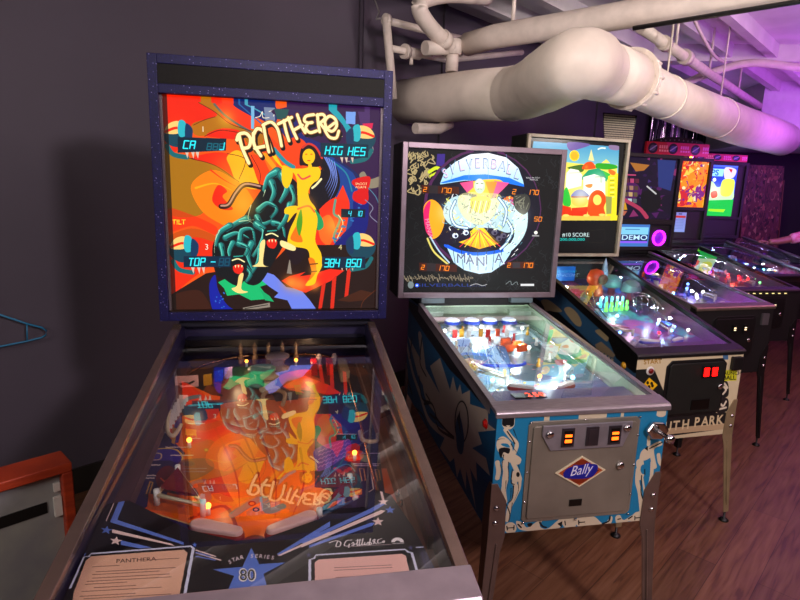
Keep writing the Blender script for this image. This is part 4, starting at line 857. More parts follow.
class PF:
    """places playfield furniture on a machine's sloping playfield"""
    def __init__(s, pf, q): s.pf, s.q = pf, q
    def z(s, y): return s.q['pf0']+s.q['pfs']*y
    def bumper(s, x, y, r, body, cap, h=.055):
        b = B(); z = s.z(y)
        b.lathe([(r, 0), (r*1.05, .006), (r*.5, .012), (r*.55, h*.75)], (x, y, z), mi=0); b.lathe([(r*.85, h*.72), (r*.95, h*.78), (r*.95, h*.9), (r*.6, h), (0, h)], (x, y, z), mi=1)
        return b.build('pop_bumper', [body, cap], s.pf)
    def flipper(s, x0, y0, x1, y1, r0=.013, r1=.008, cap=None, rub=None):
        z = s.z((y0+y1)/2)+.012; b = B(); an = math.atan2(y1-y0, x1-x0)
        def outline(g):
            P = [(x0+(r0+g)*math.cos(an+PI/2+t), y0+(r0+g)*math.sin(an+PI/2+t)) for t in [PI*k/8 for k in range(9)]]
            return P+[(x1+(r1+g)*math.cos(an-PI/2+t), y1+(r1+g)*math.sin(an-PI/2+t)) for t in [PI*k/8 for k in range(9)]]
        b.prism(outline(0), 'z', z+.0, z+.026, 0, sm=False); b.prism(outline(.0035), 'z', z+.004, z+.017, 1)
        b.lathe([(.005, -.012), (.005, 0)], (x0, y0, z), mi=0, n=10)
        return b.build('flipper', [cap or FLIPW, rub or RUBR], s.pf, bevel=.003)
    def sling(s, a, b_, c, mplas, mrub):
        b = B(); z = s.z(a[1])+.022; pts = [a, b_, c]
        P = [Vector((p[0], p[1], 0)) for p in pts]; cen = sum(P, Vector())/3
        b.prism([tuple((cen+(p-cen)*.8)[:2]) for p in P], 'z', z+.012, z+.016, 0)
        path = []
        for i in range(3):
            path.append((P[i].x, P[i].y, z))
        b.tube(path+[path[0]], .005, n=8, mi=1)
        for p in P: b.lathe([(.006, -.022), (.006, .012), (0, .014)], (p.x, p.y, z), n=8, mi=2)
        return b.build('slingshot', [mplas, mrub, PLW], s.pf)
    def post(s, x, y, r, h, m, name='post'):
        b = B(); b.lathe([(r, 0), (r, h*.3), (r*.6, h*.4), (r*.8, h*.8), (r*.5, h), (0, h)], (x, y, s.z(y)), n=10); return b.build(name, m, s.pf)
    def block(s, x, y, sx, sy, h, m, name='target', rz=0, z0=0):
        b = B(); c, q = math.cos(rz), math.sin(rz); P = [(x+c*u-q*v, y+q*u+c*v) for u, v in ((-sx, -sy), (sx, -sy), (sx, sy), (-sx, sy))]
        b.prism(P, 'z', s.z(y)+z0, s.z(y)+z0+h); return b.build(name, m, s.pf, bevel=.001)
    def wire(s, pts, r=.003, m=None, name='wire_guide', h=.02):
        b = B(); Q = smooth_pts([(x, y, s.z(y)+(hh[0] if hh else h)) for x, y, *hh in pts], False, 5); b.tube([tuple(v) for v in Q], r, n=8); return b.build(name, m or CHROME, s.pf)
    def ramp(s, pts, wd, h, m, name='ramp'):
        b = B(); Q = smooth_pts([(x, y, s.z(y)+hh) for x, y, hh in pts], False, 5); rows = []
        for i, p in enumerate(Q):
            t = Q[min(i+1, len(Q)-1)]-Q[max(i-1, 0)]; n = Vector((-t[1], t[0], 0)).normalized()*wd/2; p = Vector(p)
            rows.append([b.bm.verts.new(v) for v in (p-n+Vector((0, 0, h)), p-n, p+n, p+n+Vector((0, 0, h)))])
        for a, c in zip(rows, rows[1:]):
            for k in range(3): b.face([a[k], a[k+1], c[k+1], c[k]])
        o = b.build(name, m, s.pf); md = o.modifiers.new('thick', 'SOLIDIFY'); md.thickness = .002; return o
    def bulb(s, x, y, m, r=.006, h=.02):
        b = B(); spheres(b, (x, y, s.z(y)+h), r); b.lathe([(r*.7, 0), (r*.7, h-r*.6)], (x, y, s.z(y)), n=8, mi=1); return b.build('lamp_bulb', [m, PLW], s.pf)
    def arrow(s, x, y, m, r=.01, sy=1.8):
        b = B(); z = s.z(y); b.prism([(x+r*math.cos(t), y+r*sy*math.sin(t)) for t in [2*PI*k/10 for k in range(10)]], 'z', z-.003, z+.0012); return b.build('lane_insert', m, s.pf)

def machine(k, label, cat='pinball machine', **o):
    q = MACH[k]; q['hf'] = o.get('hf', .40); q['pf0'] = q['zf']-o.get('dpf', .07); q['pfs'] = ((q['zb']-o.get('dpb', .14))-q['pf0'])/q['L']
    q.setdefault('dx', 0)
    root = empty('pinball_machine', (q['x'], q['y'], 0), q['a']); tag(root, label, cat, 'pinball machines standing in a staggered row')
    w, L, zf, zb = q['w']/2, q['L'], q['zf'], q['zb']; Lc = L+.22; z0 = zf-q['hf']; s = (zb-zf)/L
    Z = lambda y: zf+s*y
    pfL = o.get('pfL', L+.06)
    # cabinet
    b = B(); th = .019
    prof = [(0, z0), (Lc, z0), (Lc, zb-.012), (L, zb-.012), (0, zf-.012)]
    b.prism(prof, 'x', -w, -w+th); b.prism(prof, 'x', w-th, w)
    b.box(-w+th, w-th, 0, th, z0, zf-.012); b.box(-w+th, w-th, Lc-th, Lc, z0, zb-.012); b.box(-w+th, w-th, th, Lc-th, z0, z0+.012); b.box(-w+th, w-th, pfL, pfL+.012, z0+.1, zb-.02)
    cab = b.build('cabinet', [o['body'], o.get('side', o['body']), o.get('front', o['body']), o['inner']], root)
    for p in cab.data.polygons:
        c, n = p.center, p.normal
        if n.x < -.9 and c.x < -w+.001: p.material_index = 1
        elif n.y < -.9 and c.y < .001: p.material_index = 2
        elif c.z > z0+.05 and abs(c.x) < w-.001 and (abs(n.x) > .9 or (n.y < -.9 and c.y > th)): p.material_index = 3
    if 'side_uv' in o: y1, zt, zl = o['side_uv']; set_uv(cab, lambda v: (1-v.y/y1, (v.z-zl)/(zt-zl)), 1)
    if 'front_uv' in o: xw, zt, zl = o['front_uv']; set_uv(cab, lambda v: ((v.x+xw)/(2*xw), (v.z-zl)/(zt-zl)), 2)
    # lockdown bar and rails
    bd = o.get('bar', .05); b = B()
    b.prism([(-.008, zf-.020), (-.008, zf-.006), (-.001, zf+.002), (bd, Z(bd)+.004), (bd, Z(bd)-.010), (.004, zf-.011), (.004, zf-.020)], 'x', -w-.006, w+.006)
    b.build('lockdown_bar', o.get('barm', STEEL), root, bevel=.003, seg=3)
    rw = o.get('railw', .024)
    for sx in (-1, 1):
        b = B(); xa, xb = sorted((sx*(w+.003), sx*(w+.003-rw)))
        b.slab(xa, xb, bd-.002, Z(bd)-.012, Z(bd)+.002, L-.005, zb-.012, zb+.002)
        xa, xb = sorted((sx*(w+.003), sx*(w+.001))); b.slab(xa, xb, bd-.002, Z(bd)-.038, Z(bd), L-.005, zb-.038, zb)
        b.build('side_rail', o.get('railm', STEEL), root, bevel=.0015)
    g0, g1 = o.get('gdrop', (.0, .010)); b = B(); b.slab(-w+rw-.004, w-rw+.004, bd-.004, Z(bd)-.010-g0, Z(bd)-.006-g0, L-.002, zb-.010-g1, zb-.006-g1); b.build('playfield_glass', o.get('glassm', GLASS), root)
    # playfield
    b = B(); y0 = .03
    b.slab(-w+th, w-th, y0, q['pf0']-.012, q['pf0']+q['pfs']*y0, pfL, q['pf0']+q['pfs']*pfL-.012, q['pf0']+q['pfs']*pfL)
    pf = b.build('playfield', [o['pfart'], o['inner']], root)
    pu = o.get('pf_uv', (w-th, y0, pfL)); set_uv(pf, lambda v: ((v.x+pu[0])/(2*pu[0]), (v.y-pu[1])/(pu[2]-pu[1])))
    for p in pf.data.polygons:
        if p.normal.z < .5: p.material_index = 1
    # legs
    for sx in (-1, 1):
        for fr in (True, False): leg(root, q, sx, fr, o.get('legm', BLKM), z0+.17 if fr else z0+.15)
    for sx in (-1, 1):   # flipper buttons
        b = B(); b.lathe([(.016, 0), (.016, .003), (.011, .004), (.011, .009), (0, .010)], (sx*w, .085, zf-.075), n=14, M=Matrix.Rotation(sx*PI/2, 3, 'Y')); b.build('flipper_button', o.get('btn', PLR), root)
    # backbox
    if not o.get('nobox'):
        bw, b0, bh, dx, f0 = q['bw']/2, q['b0'], q['bh'], q['dx'], L-.02; dp = .22; t = .018
        b = B(); b.box(dx-bw, dx-bw+t, f0+.02, f0+dp, b0, b0+bh); b.box(dx+bw-t, dx+bw, f0+.02, f0+dp, b0, b0+bh); b.box(dx-bw+t, dx+bw-t, f0+.02, f0+dp, b0, b0+t); b.box(dx-bw+t, dx+bw-t, f0+.02, f0+dp, b0+bh-t, b0+bh); b.box(dx-bw+t, dx+bw-t, f0+dp-.012, f0+dp, b0+t, b0+bh-t)
        b.build('backbox', o.get('boxm', o['body']), root)
        b = B(); b.box(-w+.01, w-.01, f0+.035, Lc, zb-.012, b0+.002); b.build('backbox_neck', o.get('neckm', BLKP), root)
        fw = o.get('fw', .026); b = B(); x0, x1, zt = dx-bw, dx+bw, b0+bh; fb = o.get('fwb', fw)
        b.box(x0, x0+fw, f0, f0+.035, b0, zt); b.box(x1-fw, x1, f0, f0+.035, b0, zt); b.box(x0+fw, x1-fw, f0, f0+.035, zt-fw, zt); b.box(x0+fw, x1-fw, f0, f0+.035, b0, b0+fb)
        for zz, hh in o.get('bars', []): b.box(x0+fw, x1-fw, f0+.002, f0+.035, zz, zz+hh)
        b.build('backbox_frame', o.get('framem', o['body']), root, bevel=.002)
        gx0, gx1, gz0, gz1 = o['glass']; gy = f0+o.get('rec', .028)
        b = B(); b.box(gx0, gx1, gy, gy+.006, gz0, gz1); g = b.build('backglass', [o['bgart'], BLKP], root)
        bu = o.get('bg_uv', o['glass']); set_uv(g, lambda v: ((v.x-bu[0])/(bu[1]-bu[0]), (v.z-bu[2])/(bu[3]-bu[2])))
        for p in g.data.polygons:
            if p.normal.y > -.9: p.material_index = 1
    return root, pf, PF(pf, q), q
def coin_door(root, x0, x1, z0, z1, m, fm, slots, glow, lockp=None, r=.012):
    b = B(); y = -.004
    def rr(a0, a1, c0, c1, r): return [(a0+r, c0), (a1-r, c0), (a1, c0+r), (a1, c1-r), (a1-r, c1), (a0+r, c1), (a0, c1-r), (a0, c0+r)]
    b.prism(rr(x0, x1, z0, z1, r), 'y', y, .002)
    d = b.build('coin_door', fm, root, bevel=.002)
    g = .014; b = B(); b.prism(rr(x0+g, x1-g, z0+g, z1-g, r*.5), 'y', y-.005, y); b.build('door_panel', m, d, bevel=.002)
    for sx, sz, sw, sh in slots:
        b = B(); b.box(sx-sw*1.5, sx+sw*1.5, y-.011, y-.004, sz-sh*1.25, sz+sh*1.25, 0); b.box(sx-sw, sx+sw, y-.013, y-.0105, sz-sh, sz+sh, 1); b.box(sx-sw*.8, sx+sw*.8, y-.0135, y-.012, sz-sh*.5, sz-sh*.22, 2); b.box(sx-sw*.8, sx+sw*.8, y-.0135, y-.012, sz+sh*.12, sz+sh*.42, 2)
        b.build('coin_slot', [fm, PLK, glow], d)
    if lockp:
        b = B(); b.lathe([(.013, 0), (.013, .008), (.008, .011), (0, .011)], (lockp[0], y-.004, lockp[1]), n=14, M=Matrix.Rotation(PI/2, 3, 'X')); b.build('lock', CHROME, d)
    return d

# ------------------------------------------------------------------ 1: big machine in front
NAVY = mat('navy_glitter_paint', (.09, .08, .31), rough=.5, var=.5, scale=260, col2=(.055, .05, .21), spec=.25)
# tiny glitter flecks : a real bumpless speckle in the paint
nt = NAVY.node_tree; N = nt.nodes; K = nt.links
vo = N.new('ShaderNodeTexVoronoi'); vo.inputs['Scale'].default_value = 90; tc = N.new('ShaderNodeTexCoord'); K.new(tc.outputs['Object'], vo.inputs['Vector'])
rr = N.new('ShaderNodeValToRGB'); rr.color_ramp.elements[0].position = .10; rr.color_ramp.elements[0].color = (1, 1, 1, 1); rr.color_ramp.elements[1].position = .16; rr.color_ramp.elements[1].color = (0, 0, 0, 1); K.new(vo.outputs['Distance'], rr.inputs[0])
mx = N.new('ShaderNodeMix'); mx.data_type = 'RGBA'; pr_ = [n for n in N if n.type == 'BSDF_PRINCIPLED'][0]; src = pr_.inputs['Base Color'].links[0].from_socket
K.new(rr.outputs[0], mx.inputs[0]); K.new(src, mx.inputs[6]); mx.inputs[7].default_value = (.22, .20, .50, 1); K.new(mx.outputs[2], pr_.inputs['Base Color'])
WOODB = mat('brown_varnished_wood', (.30, .19, .16), rough=.4, col2=(.24, .15, .14), scale=6, stretch=(8, 1, 8))
NAVYD = mat('dark_navy_paint', (.07, .065, .13), rough=.4, var=.3, scale=60)
A1 = art_mat('panther_backglass', art_panthera(), emit=1.15, rough=.15, base=.02)
root, pf, F, q = machine(1, 'largest and nearest pinball machine, navy frame, panther and dancer backglass, orange playfield', body=NAVY, inner=mat('navy_inner_side', (.13, .11, .24), rough=.4), pfart=art_mat('orange_playfield_art', art_pf1(), rough=.35), pf_uv=(.30, .03, 1.20), pfL=1.20,
    bar=.062, railw=.023, glassm=GLASS1, gdrop=(.000, .046), barm=mat('lockdown_steel', (.66, .60, .64), rough=.30, metal=.6, var=.1), railm=mat('rail_steel', (.66, .56, .52), rough=.20, metal=.85, var=.1), legm=LEGC, boxm=NAVYD, neckm=NAVYD, framem=NAVY, fw=.027, fwb=.028, bars=[(1.780, .027)],
    glass=(-.342, .342, 1.110, 1.790), bg_uv=(-.335, .335, 1.117, 1.765), bgart=A1, hf=.40)
L1, w1 = q['L'], q['w']/2
b = B(); b.box(-.338, .338, 1.128, 1.134, 1.805, 1.864); g = b.build('speaker_grille', mat('grille_cloth', (.045, .045, .04), rough=.9, var=.4, scale=200), root)
for sx in (-1, 1):
    b = B(); b.box(min(sx*.336, sx*.330), max(sx*.336, sx*.330), 1.142, 1.1525, 1.118, 1.780); b.build('backglass_channel', STEEL, root)
b = B(); b.box(-.336, .336, 1.138, 1.1525, 1.112, 1.122); b.build('backglass_lift_channel', mat('dull_bronze', (.30, .24, .20), rough=.4, metal=1), root)
b = B(); b.box(-.292, .292, L1+.0, L1+.052, 1.075-.075, 1.075-.055)
o = b.build('top_trim', NAVYD, root)
# apron
za = lambda y: .885+.138*y
b = B(); out = [(-.298, .034), (-.298, .325), (-.262, .332), (-.135, .238), (-.055, .203), (-.005, .203), (.09, .24), (.208, .312), (.236, .295), (.262, .20), (.285, .06), (.285, .034)]
bot = [b.bm.verts.new((x, y, za(y)-.03)) for x, y in out]; top = [b.bm.verts.new((x, y, za(y))) for x, y in out]
b.face(top, 0); n = len(out)
for i in range(n): b.face([bot[i], bot[(i+1) % n], top[(i+1) % n], top[i]], 1)
ap = b.build('apron', [art_mat('apron_print', art_apron1(), rough=.4), BLKM], root, normals=True); set_uv(ap, lambda v: ((v.x+.30)/.60, v.y/.28))
# furniture
for x0_, x1_, ya, yb_ in ((-.304, -.272, .33, 1.10), (.292, .304, .20, 1.10)):
    b = B(); b.slab(x0_, x1_, ya, F.z(ya)-.001, F.z(ya)+.028, yb_, F.z(yb_)-.001, F.z(yb_)+.028); b.build('wood_side_strip', mat('purple_brown_wood', (.36, .24, .27), rough=.4, col2=(.28, .18, .20), scale=5, stretch=(8, 1, 8)), pf)
F.flipper(-.129, .282, -.058, .250, r0=.016, r1=.011); F.flipper(.074, .280, .006, .247, r0=.016, r1=.011)
F.sling((-.228, .401), (-.130, .346), (-.205, .500), mat('clear_red_plastic', (.45, .08, .08), rough=.2), RUBW); F.sling((.170, .33), (.095, .295), (.168, .42), mat('clear_red_plastic', (.45, .08, .08)), mat('blue_grey_rubber', (.35, .45, .6), rough=.5))
RING = mat('grey_lilac_plastic', (.55, .48, .52), rough=.3); TEALP = mat('pale_green_plastic', (.42, .62, .55), rough=.3)
F.bumper(.0, 1.09, .040, RING, RING); F.bumper(-.045, .985, .044, TEALP, TEALP); F.bumper(-.02, .93, .03, RUBW, mat('cream_plastic', (.78, .68, .5)))
F.block(-.215, 1.165, .075, .025, .004, mat('gold_black_plastic', (.30, .20, .08), rough=.3, col2=(.08, .06, .08), scale=20), 'top_plastic', rz=.25, z0=.055); F.block(.0, 1.185, .26, .012, .004, mat('dusky_brass_plastic', (.42, .28, .18), rough=.3), 'top_plastic', z0=.06); F.block(.20, 1.165, .07, .022, .004, mat('gold_black_plastic', (.30, .20, .08)), 'top_plastic', rz=-.2, z0=.055)
for i in range(5): F.post(-.12+i*.045, 1.150, .010, .075, mat('amber_clear_plastic', (.55, .42, .30), rough=.2), 'lane_post')
for x in (.135, .185): F.post(x, 1.09, .012, .05, mat('pale_post', (.70, .60, .58), rough=.3)); F.block(x-.018, 1.055, .010, .03, .04, PLR, 'red_lane_guide')
F.block(.21, 1.03, .014, .07, .035, mat('cream_lane_guide', (.62, .52, .38)), 'lane_guide')
sgn = F.block(-.255, .93, .032, .002, .035, mat('pale_pink_card', (.80, .62, .62)), 'target_card', rz=.1, z0=.02)
ct = B(); zz = F.z(.93)+.035; ct.prism([(-.278, zz-.003), (-.262, zz+.002), (-.25, zz), (-.235, zz+.006), (-.232, zz+.003), (-.246, zz-.006), (-.262, zz-.008)], 'y', .9235, .9265); ct.build('panther_emblem', PLK, pf)
for i, (mm, x, y) in enumerate(((PLY, -.205, .985), (PLBL, -.175, 1.01), (mat('lilac_plastic', (.6, .5, .7)), -.150, 1.035))): F.block(x, y, .013, .002, .035, mm, 'drop_target', rz=.5)
F.wire([(-.285, .90), (-.278, .80), (-.262, .68), (-.240, .645), (-.232, .70)], .005, RUBW, 'lane_rubber')
for i in range(9): F.block(-.272+i*.002, .70+i*.022, .012, .002, .02, PLW, 'lane_rung')
F.wire([(.215, .62), (.218, .575), (.25, .568), (.258, .60)], .0055, mat('ivory_rubber', (.62, .52, .40)), 'right_rubber')
F.wire([(-.28, .70), (-.285, .95), (-.24, 1.10), (-.12, 1.175), (.02, 1.185), (.15, 1.17), (.212, 1.09), (.222, .9), (.222, .6), (.222, .33)], .0045, mat('brass_rail', (.70, .50, .35), rough=.25, metal=1), 'ball_guide', h=.015)
F.wire([(-.03, .80), (-.035, .86), (-.005, .885), (.025, .86), (.02, .79)], .006, mat('cream_loop', (.66, .52, .38)), 'centre_loop')
F.wire([(-.06, .72), (-.03, .75), (0, .73), (.01, .66)], .005, mat('cream_loop', (.66, .52, .38)), 'centre_loop')
F.block(.245, .33, .001, .001, .001, BLKM, 'switch') if 0 else None
for y in (.37, .335): F.post(.268, y, .004, .015, CHROME, 'screw')
F.post(.285, 1.085, .005, .01, CHROME, 'screw')
for x, y in ((-.122, .355), (.15, .36), (-.20, .62), (.19, .52), (-.1, 1.12), (.06, 1.12)): F.bulb(x, y, BA)
for i, (x, y) in enumerate(((-.10, .40), (.10, .42), (-.0, .33), (-.12, .66), (.12, .70), (-.12, 1.02), (.10, 1.06), (-.22, .86))):
    lamp('playfield_lamp', 'POINT', (x, y, F.z(y)+.055), .10 if y < .9 else .26, (1, .62, .34), .012, parent=root)
b = B(); b.lathe([(.012, 0), (.012, .01), (.006, .012), (.006, .05), (.014, .055), (.014, .07), (0, .075)], (.24, 0, .83), n=14, M=Matrix.Rotation(PI/2, 3, 'X')); b.build('ball_shooter', CHROME, root)
coin_door(root, -.13, .13, .57, .82, STEEL, DARKST, [(-.05, .74, .012, .025), (.05, .74, .012, .025)], BA, (.09, .66))

# ------------------------------------------------------------------ 2: blue machine with steel coin door
TQB = mat('turquoise_paint', TQ, rough=.4, var=.08)
FRM = mat('lilac_grey_trim', (.56, .50, .53), rough=.35, metal=.6, var=.08)
root, pf, F, q = machine(2, 'turquoise pinball machine with steel coin door and round silver ball backglass', body=BLKP, inner=mat('pale_green_inner', (.62, .70, .58), rough=.35), front=art_mat('acrobat_front_print', art_front2(), rough=.4), front_uv=(.2825, .861, .494), side=art_mat('starburst_side_print', art_side2(), rough=.5), side_uv=(1.3, 1.01, .498),
    pfart=art_mat('pale_blue_playfield_art', art_pf2(), rough=.3), pf_uv=(.26, .03, 1.02), pfL=1.07, bar=.058, railw=.020, glassm=GLASS2, legm=LEGC, framem=FRM, fw=.024, glass=(-.365, .365, 1.056, 1.71), bg_uv=(-.36, .36, 1.06, 1.70), bgart=art_mat('silver_ball_backglass', art_silver(), emit=1.3, rough=.15, base=.02), hf=.40, rec=.014, dpf=.07, dpb=.11)
d = coin_door(root, -.182, .188, .530, .862, DARKST, DARKST, [], BA, (.13, .705))
b = B(); b.prism([(-.142, .852), (.155, .852), (.155, .835), (.128, .770), (-.112, .770), (-.142, .820)], 'y', -.016, -.009); b.build('coin_entry_plate', mat('cast_plate', (.58, .56, .59), rough=.3, metal=.6), d, bevel=.002)
SLOT = glow_mat('coin_slot_glow', (1, .38, .08), 3.5)
for x, mm in ((-.060, SLOT), (.020, None), (.095, SLOT)):
    b = B(); b.box(x-.020, x+.020, -.020, -.015, .782, .842, 0); b.box(x-.014, x+.014, -.0215, -.0195, .789, .835, 0 if mm is None else 1)
    if mm:
        b.box(x-.011, x+.011, -.0225, -.021, .797, .807, 2); b.box(x-.011, x+.011, -.0225, -.021, .815, .823, 2)
    b.build('coin_slot', [mat('slot_bezel', (.36, .34, .38), rough=.35, metal=.9), PLK, SLOT], d)
for x, z in ((-.12, .825), (.135, .832)):
    b = B(); b.lathe([(.012, 0), (.012, .006), (.007, .009), (0, .009)], (x, -.016, z), n=14, M=Matrix.Rotation(PI/2, 3, 'X')); b.build('plate_screw', CHROME, d)
for x, z in [(-.176, z) for z in (.86, .80, .70, .60, .53)]+[(.184, z) for z in (.86, .80, .70, .60, .53)]+[(0, .861), (0, .527)]:
    b = B(); b.lathe([(.004, 0), (.003, .003), (0, .004)], (x, -.004, z), n=8, M=Matrix.Rotation(PI/2, 3, 'X')); b.build('rivet', CHROME, d)
b = B(); b.prism([(-.088, .694), (-.003, .642), (.082, .694), (-.003, .746)], 'y', -.013, -.009); bd = b.build('badge', [art_mat('diamond_badge_print', art_badge(), rough=.35), CHROME], d, bevel=.001); set_uv(bd, lambda v: ((v.x+.088)/.170, (v.z-.642)/.104))
b = B(); b.box(-.03, .012, -.0115, -.009, .578, .600); b.build('door_vent', PLK, d)
b = B(); b.prism([(.205, .815), (.225, .845), (.262, .842), (.284, .815), (.262, .786), (.228, .788)], 'y', -.020, -.004); h_ = b.build('shooter_housing', CHROME, root, bevel=.006, seg=3)
b = B(); b.lathe([(.007, 0), (.007, .03), (.014, .034), (.014, .044), (0, .048)], (.258, -.018, .806), n=14, M=Matrix.Rotation(PI/2, 3, 'X')); b.build('plunger', CHROME, h_)
for sx in (-1, 1):
    b = B(); x = .22*sx; b.box(x-.055+.0, x+.055, q['L']-.018, q['L']+.02, 1.011, 1.034); b.build('backbox_bracket', mat('pale_blue_grey', (.34, .40, .42), rough=.4), root)
for x in (-.135, -.042, .047, .142): F.bumper(x, .97, .034, PLW, mat('white_lit_cap', (.88, .93, .95), rough=.3, emit=(.75, .9, 1), estr=.9)); 
for x in (-.135, -.042, .047, .142):
    b = B(); b.lathe([(.036, .030), (.039, .034), (.039, .042), (.034, .044)], (x, .97, F.z(.97)), n=20); b.build('bumper_skirt', PLBL, pf)
for i, x in enumerate((-.155, -.12, -.09, -.03, .0, .05, .09)): F.block(x, .86+.01*(i % 2), .010, .003, .035, (PLR, PLY, PLW, PLY, PLR, PLO, PLW)[i])
F.block(-.146, .755, .026, .012, .03, PLBL, 'square_target'); F.block(-.14, .62, .02, .02, .03, PLW, 'plastic_plate', z0=.03)
for i in range(5): F.ramp([(-.17+i*.03, .50, .02), (-.16+i*.03, .58, .045), (-.15+i*.032, .66, .03)], .024, .004, mat('ice_blue_plastic', (.45, .62, .82), rough=.2), 'lane_arch')
F.wire([(-.20, .50), (-.12, .475), (-.02, .47), (.02, .49)], .006, PLBL, 'blue_lane_rubber')
for x, y in ((.02, .70), (.05, .66), (.0, .62), (.06, .62)): F.block(x, y, .022, .008, .03, PLO, 'orange_plastic_plate', rz=.3, z0=.02)
F.sling((-.20, .42), (-.12, .33), (-.20, .50), PLW, RUBW); F.sling((.17, .40), (.10, .32), (.18, .48), PLW, RUBW)
F.flipper(-.125, .27, -.065, .235, cap=PLW); F.flipper(.095, .27, .035, .235, cap=PLW)
for x, y in ((-.22, .88), (-.10, .92), (.0, .92), (.10, .92), (.2, .88), (-.19, .72), (.18, .74), (.10, .80), (-.02, .78), (.15, .55), (-.10, .40), (.08, .50)): F.post(x, y, .008, .035, (PLW, PLR, PLY)[int(x*100) % 3])
F.ramp([(.06, .93, .03), (.15, .95, .035), (.21, .86, .03), (.22, .70, .02)], .05, .012, CLRP, 'clear_ramp'); F.ramp([(.10, .62, .03), (.16, .54, .03), (.18, .46, .02)], .04, .01, CLRP, 'clear_ramp')
F.wire([(-.24, .3), (-.25, .8), (-.2, 1.0), (0, 1.03), (.2, 1.0), (.24, .8), (.238, .3)], .004, CHROME, 'ball_guide')
for x, y, mm in ((-.19, .90, BW), (.0, .95, BW), (.19, .92, BW), (-.10, .55, BW), (-.06, .42, BW), (.02, .36, BA), (.0, .80, BW), (-.17, .34, BC), (.14, .34, BC), (-.19, .50, BW), (.11, .66, BW), (-.12, .31, BW), (-.02, .62, BR)): F.bulb(x, y, mm, .008)
b = B(); za2 = q['zf']-.035; b.slab(-.255, .255, .035, za2-.012, za2, .20, za2+.008, za2+.020); b.build('apron', mat('blue_lilac_apron', (.36, .40, .62), rough=.35, col2=(.55, .50, .60), scale=5), root)
sc_ = B(); zc = za2+.0165; sc_.box(-.17, -.06, .135, .175, zc, zc+.004); cp = sc_.build('credit_window', PLK, root)
DG = glow_mat('amber_digits', (1, .25, .05), 4)
for ch, cx in (('2', -.125), ('5', -.100), ('0', -.078)):
    tr_, _ = glyphs(ch, .02); b = B()
    for T in tr_: b.face([b.bm.verts.new((cx+p[0]*.028, .140+p[1]*.034, zc+.0046)) for p in T])
    b.build('credit_digit', DG, cp)
for i, (x, y) in enumerate(((-.15, .85), (.0, .88), (.15, .85), (-.14, .60), (.05, .62), (-.12, .38), (.12, .42), (.02, .28))):
    lamp('playfield_lamp', 'POINT', (x, y, F.z(y)+.06), .9, (.80, .93, 1), .012, parent=root)
# ------------------------------------------------------------------ 3: cartoon town machine
BEIGE = mat('beige_trim_wood', (.66, .62, .54), rough=.5, var=.1)
root, pf, F, q = machine(3, 'black and beige pinball machine reading SOUTH PARK on its lower front', body=BLKP, inner=BLKP, front=art_mat('town_front_print', art_front3(), rough=.5), front_uv=(.2845, .83, .445), side=art_mat('sky_side_print', art_side3(), rough=.5), side_uv=(1.3, 1.15, .445),
    pfart=art_mat('violet_playfield_art', art_generic(500, 900, [(.30, .20, .45), (.15, .35, .65), (.5, .25, .5), (.2, .15, .35), (.6, .3, .35), (.35, .5, .75), (.2, .5, .5)], 11, 260, 26, (.22, .16, .34)), rough=.3), pfL=1.06, barm=BLKM, railm=BLKM, legm=LEGG, btn=PLY, framem=BEIGE, fw=.018,
    glass=(-.325, .325, 1.173, 1.846), bg_uv=(-.315, .315, 1.18, 1.84), bgart=art_mat('cartoon_town_backglass', art_town(), emit=1.25, rough=.15, base=.02), hf=.41, rec=.03, dpf=.065, dpb=.14, bar=.05)
d = coin_door(root, -.130, .195, .555, .822, mat('dark_green_grey', (.07, .08, .07), rough=.5), BLKM, [(.075, .765, .012, .022), (.12, .765, .012, .022)], glow_mat('red_slot_glow', (1, .04, .03), 6), (.165, .69), r=.025)
b = B(); b.box(.02, .12, -.012, -.008, .585, .635); b.build('coin_return', PLK, d, bevel=.002)
for x in (.075, .12):
    b = B(); b.box(x-.013, x+.013, -.0185, -.0165, .745, .785); b.build('lit_coin_slot', glow_mat('red_slot_glow', (1, .04, .03), 6), d)
b = B(); b.lathe([(.020, 0), (.020, .004), (.013, .005)], (-.214, 0, .782), n=18, mi=0, M=Matrix.Rotation(PI/2, 3, 'X')); b.lathe([(.012, .004), (.012, .010), (0, .011)], (-.214, 0, .782), n=18, mi=1, M=Matrix.Rotation(PI/2, 3, 'X')); b.build('start_button', [PLW, mat('dark_red_button', (.45, .03, .03), rough=.3)], root)
b = B(); b.box(.215, .270, -.020, 0, .765, .828); b.build('launch_housing', BLKM, root, bevel=.004)
TOYC = mat('orange_toy_plastic', (.70, .26, .10), rough=.45)
b = B(); b.lathe([(.045, 0), (.05, .02), (.035, .06), (.048, .08), (.05, .11), (.035, .145), (0, .155)], (.02, .80, F.z(.80))); b.build('orange_toy', TOYC, pf)
b = B(); b.lathe([(.0, .0), (.03, .0), (.03, .004), (0, .006)], (.02+.012, .752, F.z(.80)+.10), M=Matrix.Rotation(PI/2, 3, 'X')); b.build('toy_disc', mat('brown_disc', (.35, .28, .2), rough=.4), pf)
F.block(-.12, .98, .11, .01, .085, mat('blue_lit_plate', (.05, .35, .75), rough=.3, emit=(.05, .35, .8), estr=.35), 'blue_back_plate', z0=.02)
b = B(); b.lathe([(.03, 0), (.025, .05), (.015, .11), (.004, .15), (0, .16)], (.20, .98, F.z(.98)), n=12); b.build('tower_toy', mat('pale_blue_toy', (.50, .60, .68), rough=.4), pf)
for x, y, m in ((.13, .80, PLT), (.20, .72, mat('grey_teal_dome', (.35, .48, .50), rough=.4))):
    b = B(); b.lathe([(.02, 0), (.02, .04), (.052, .05), (.058, .06), (.045, .10), (.02, .118), (0, .12)], (x, y, F.z(y)), mis=[0, 0, 1, 1, 1, 1, 1]); b.build('domed_toy', [mat('red_brown_toy', (.5, .2, .15)), m], pf)
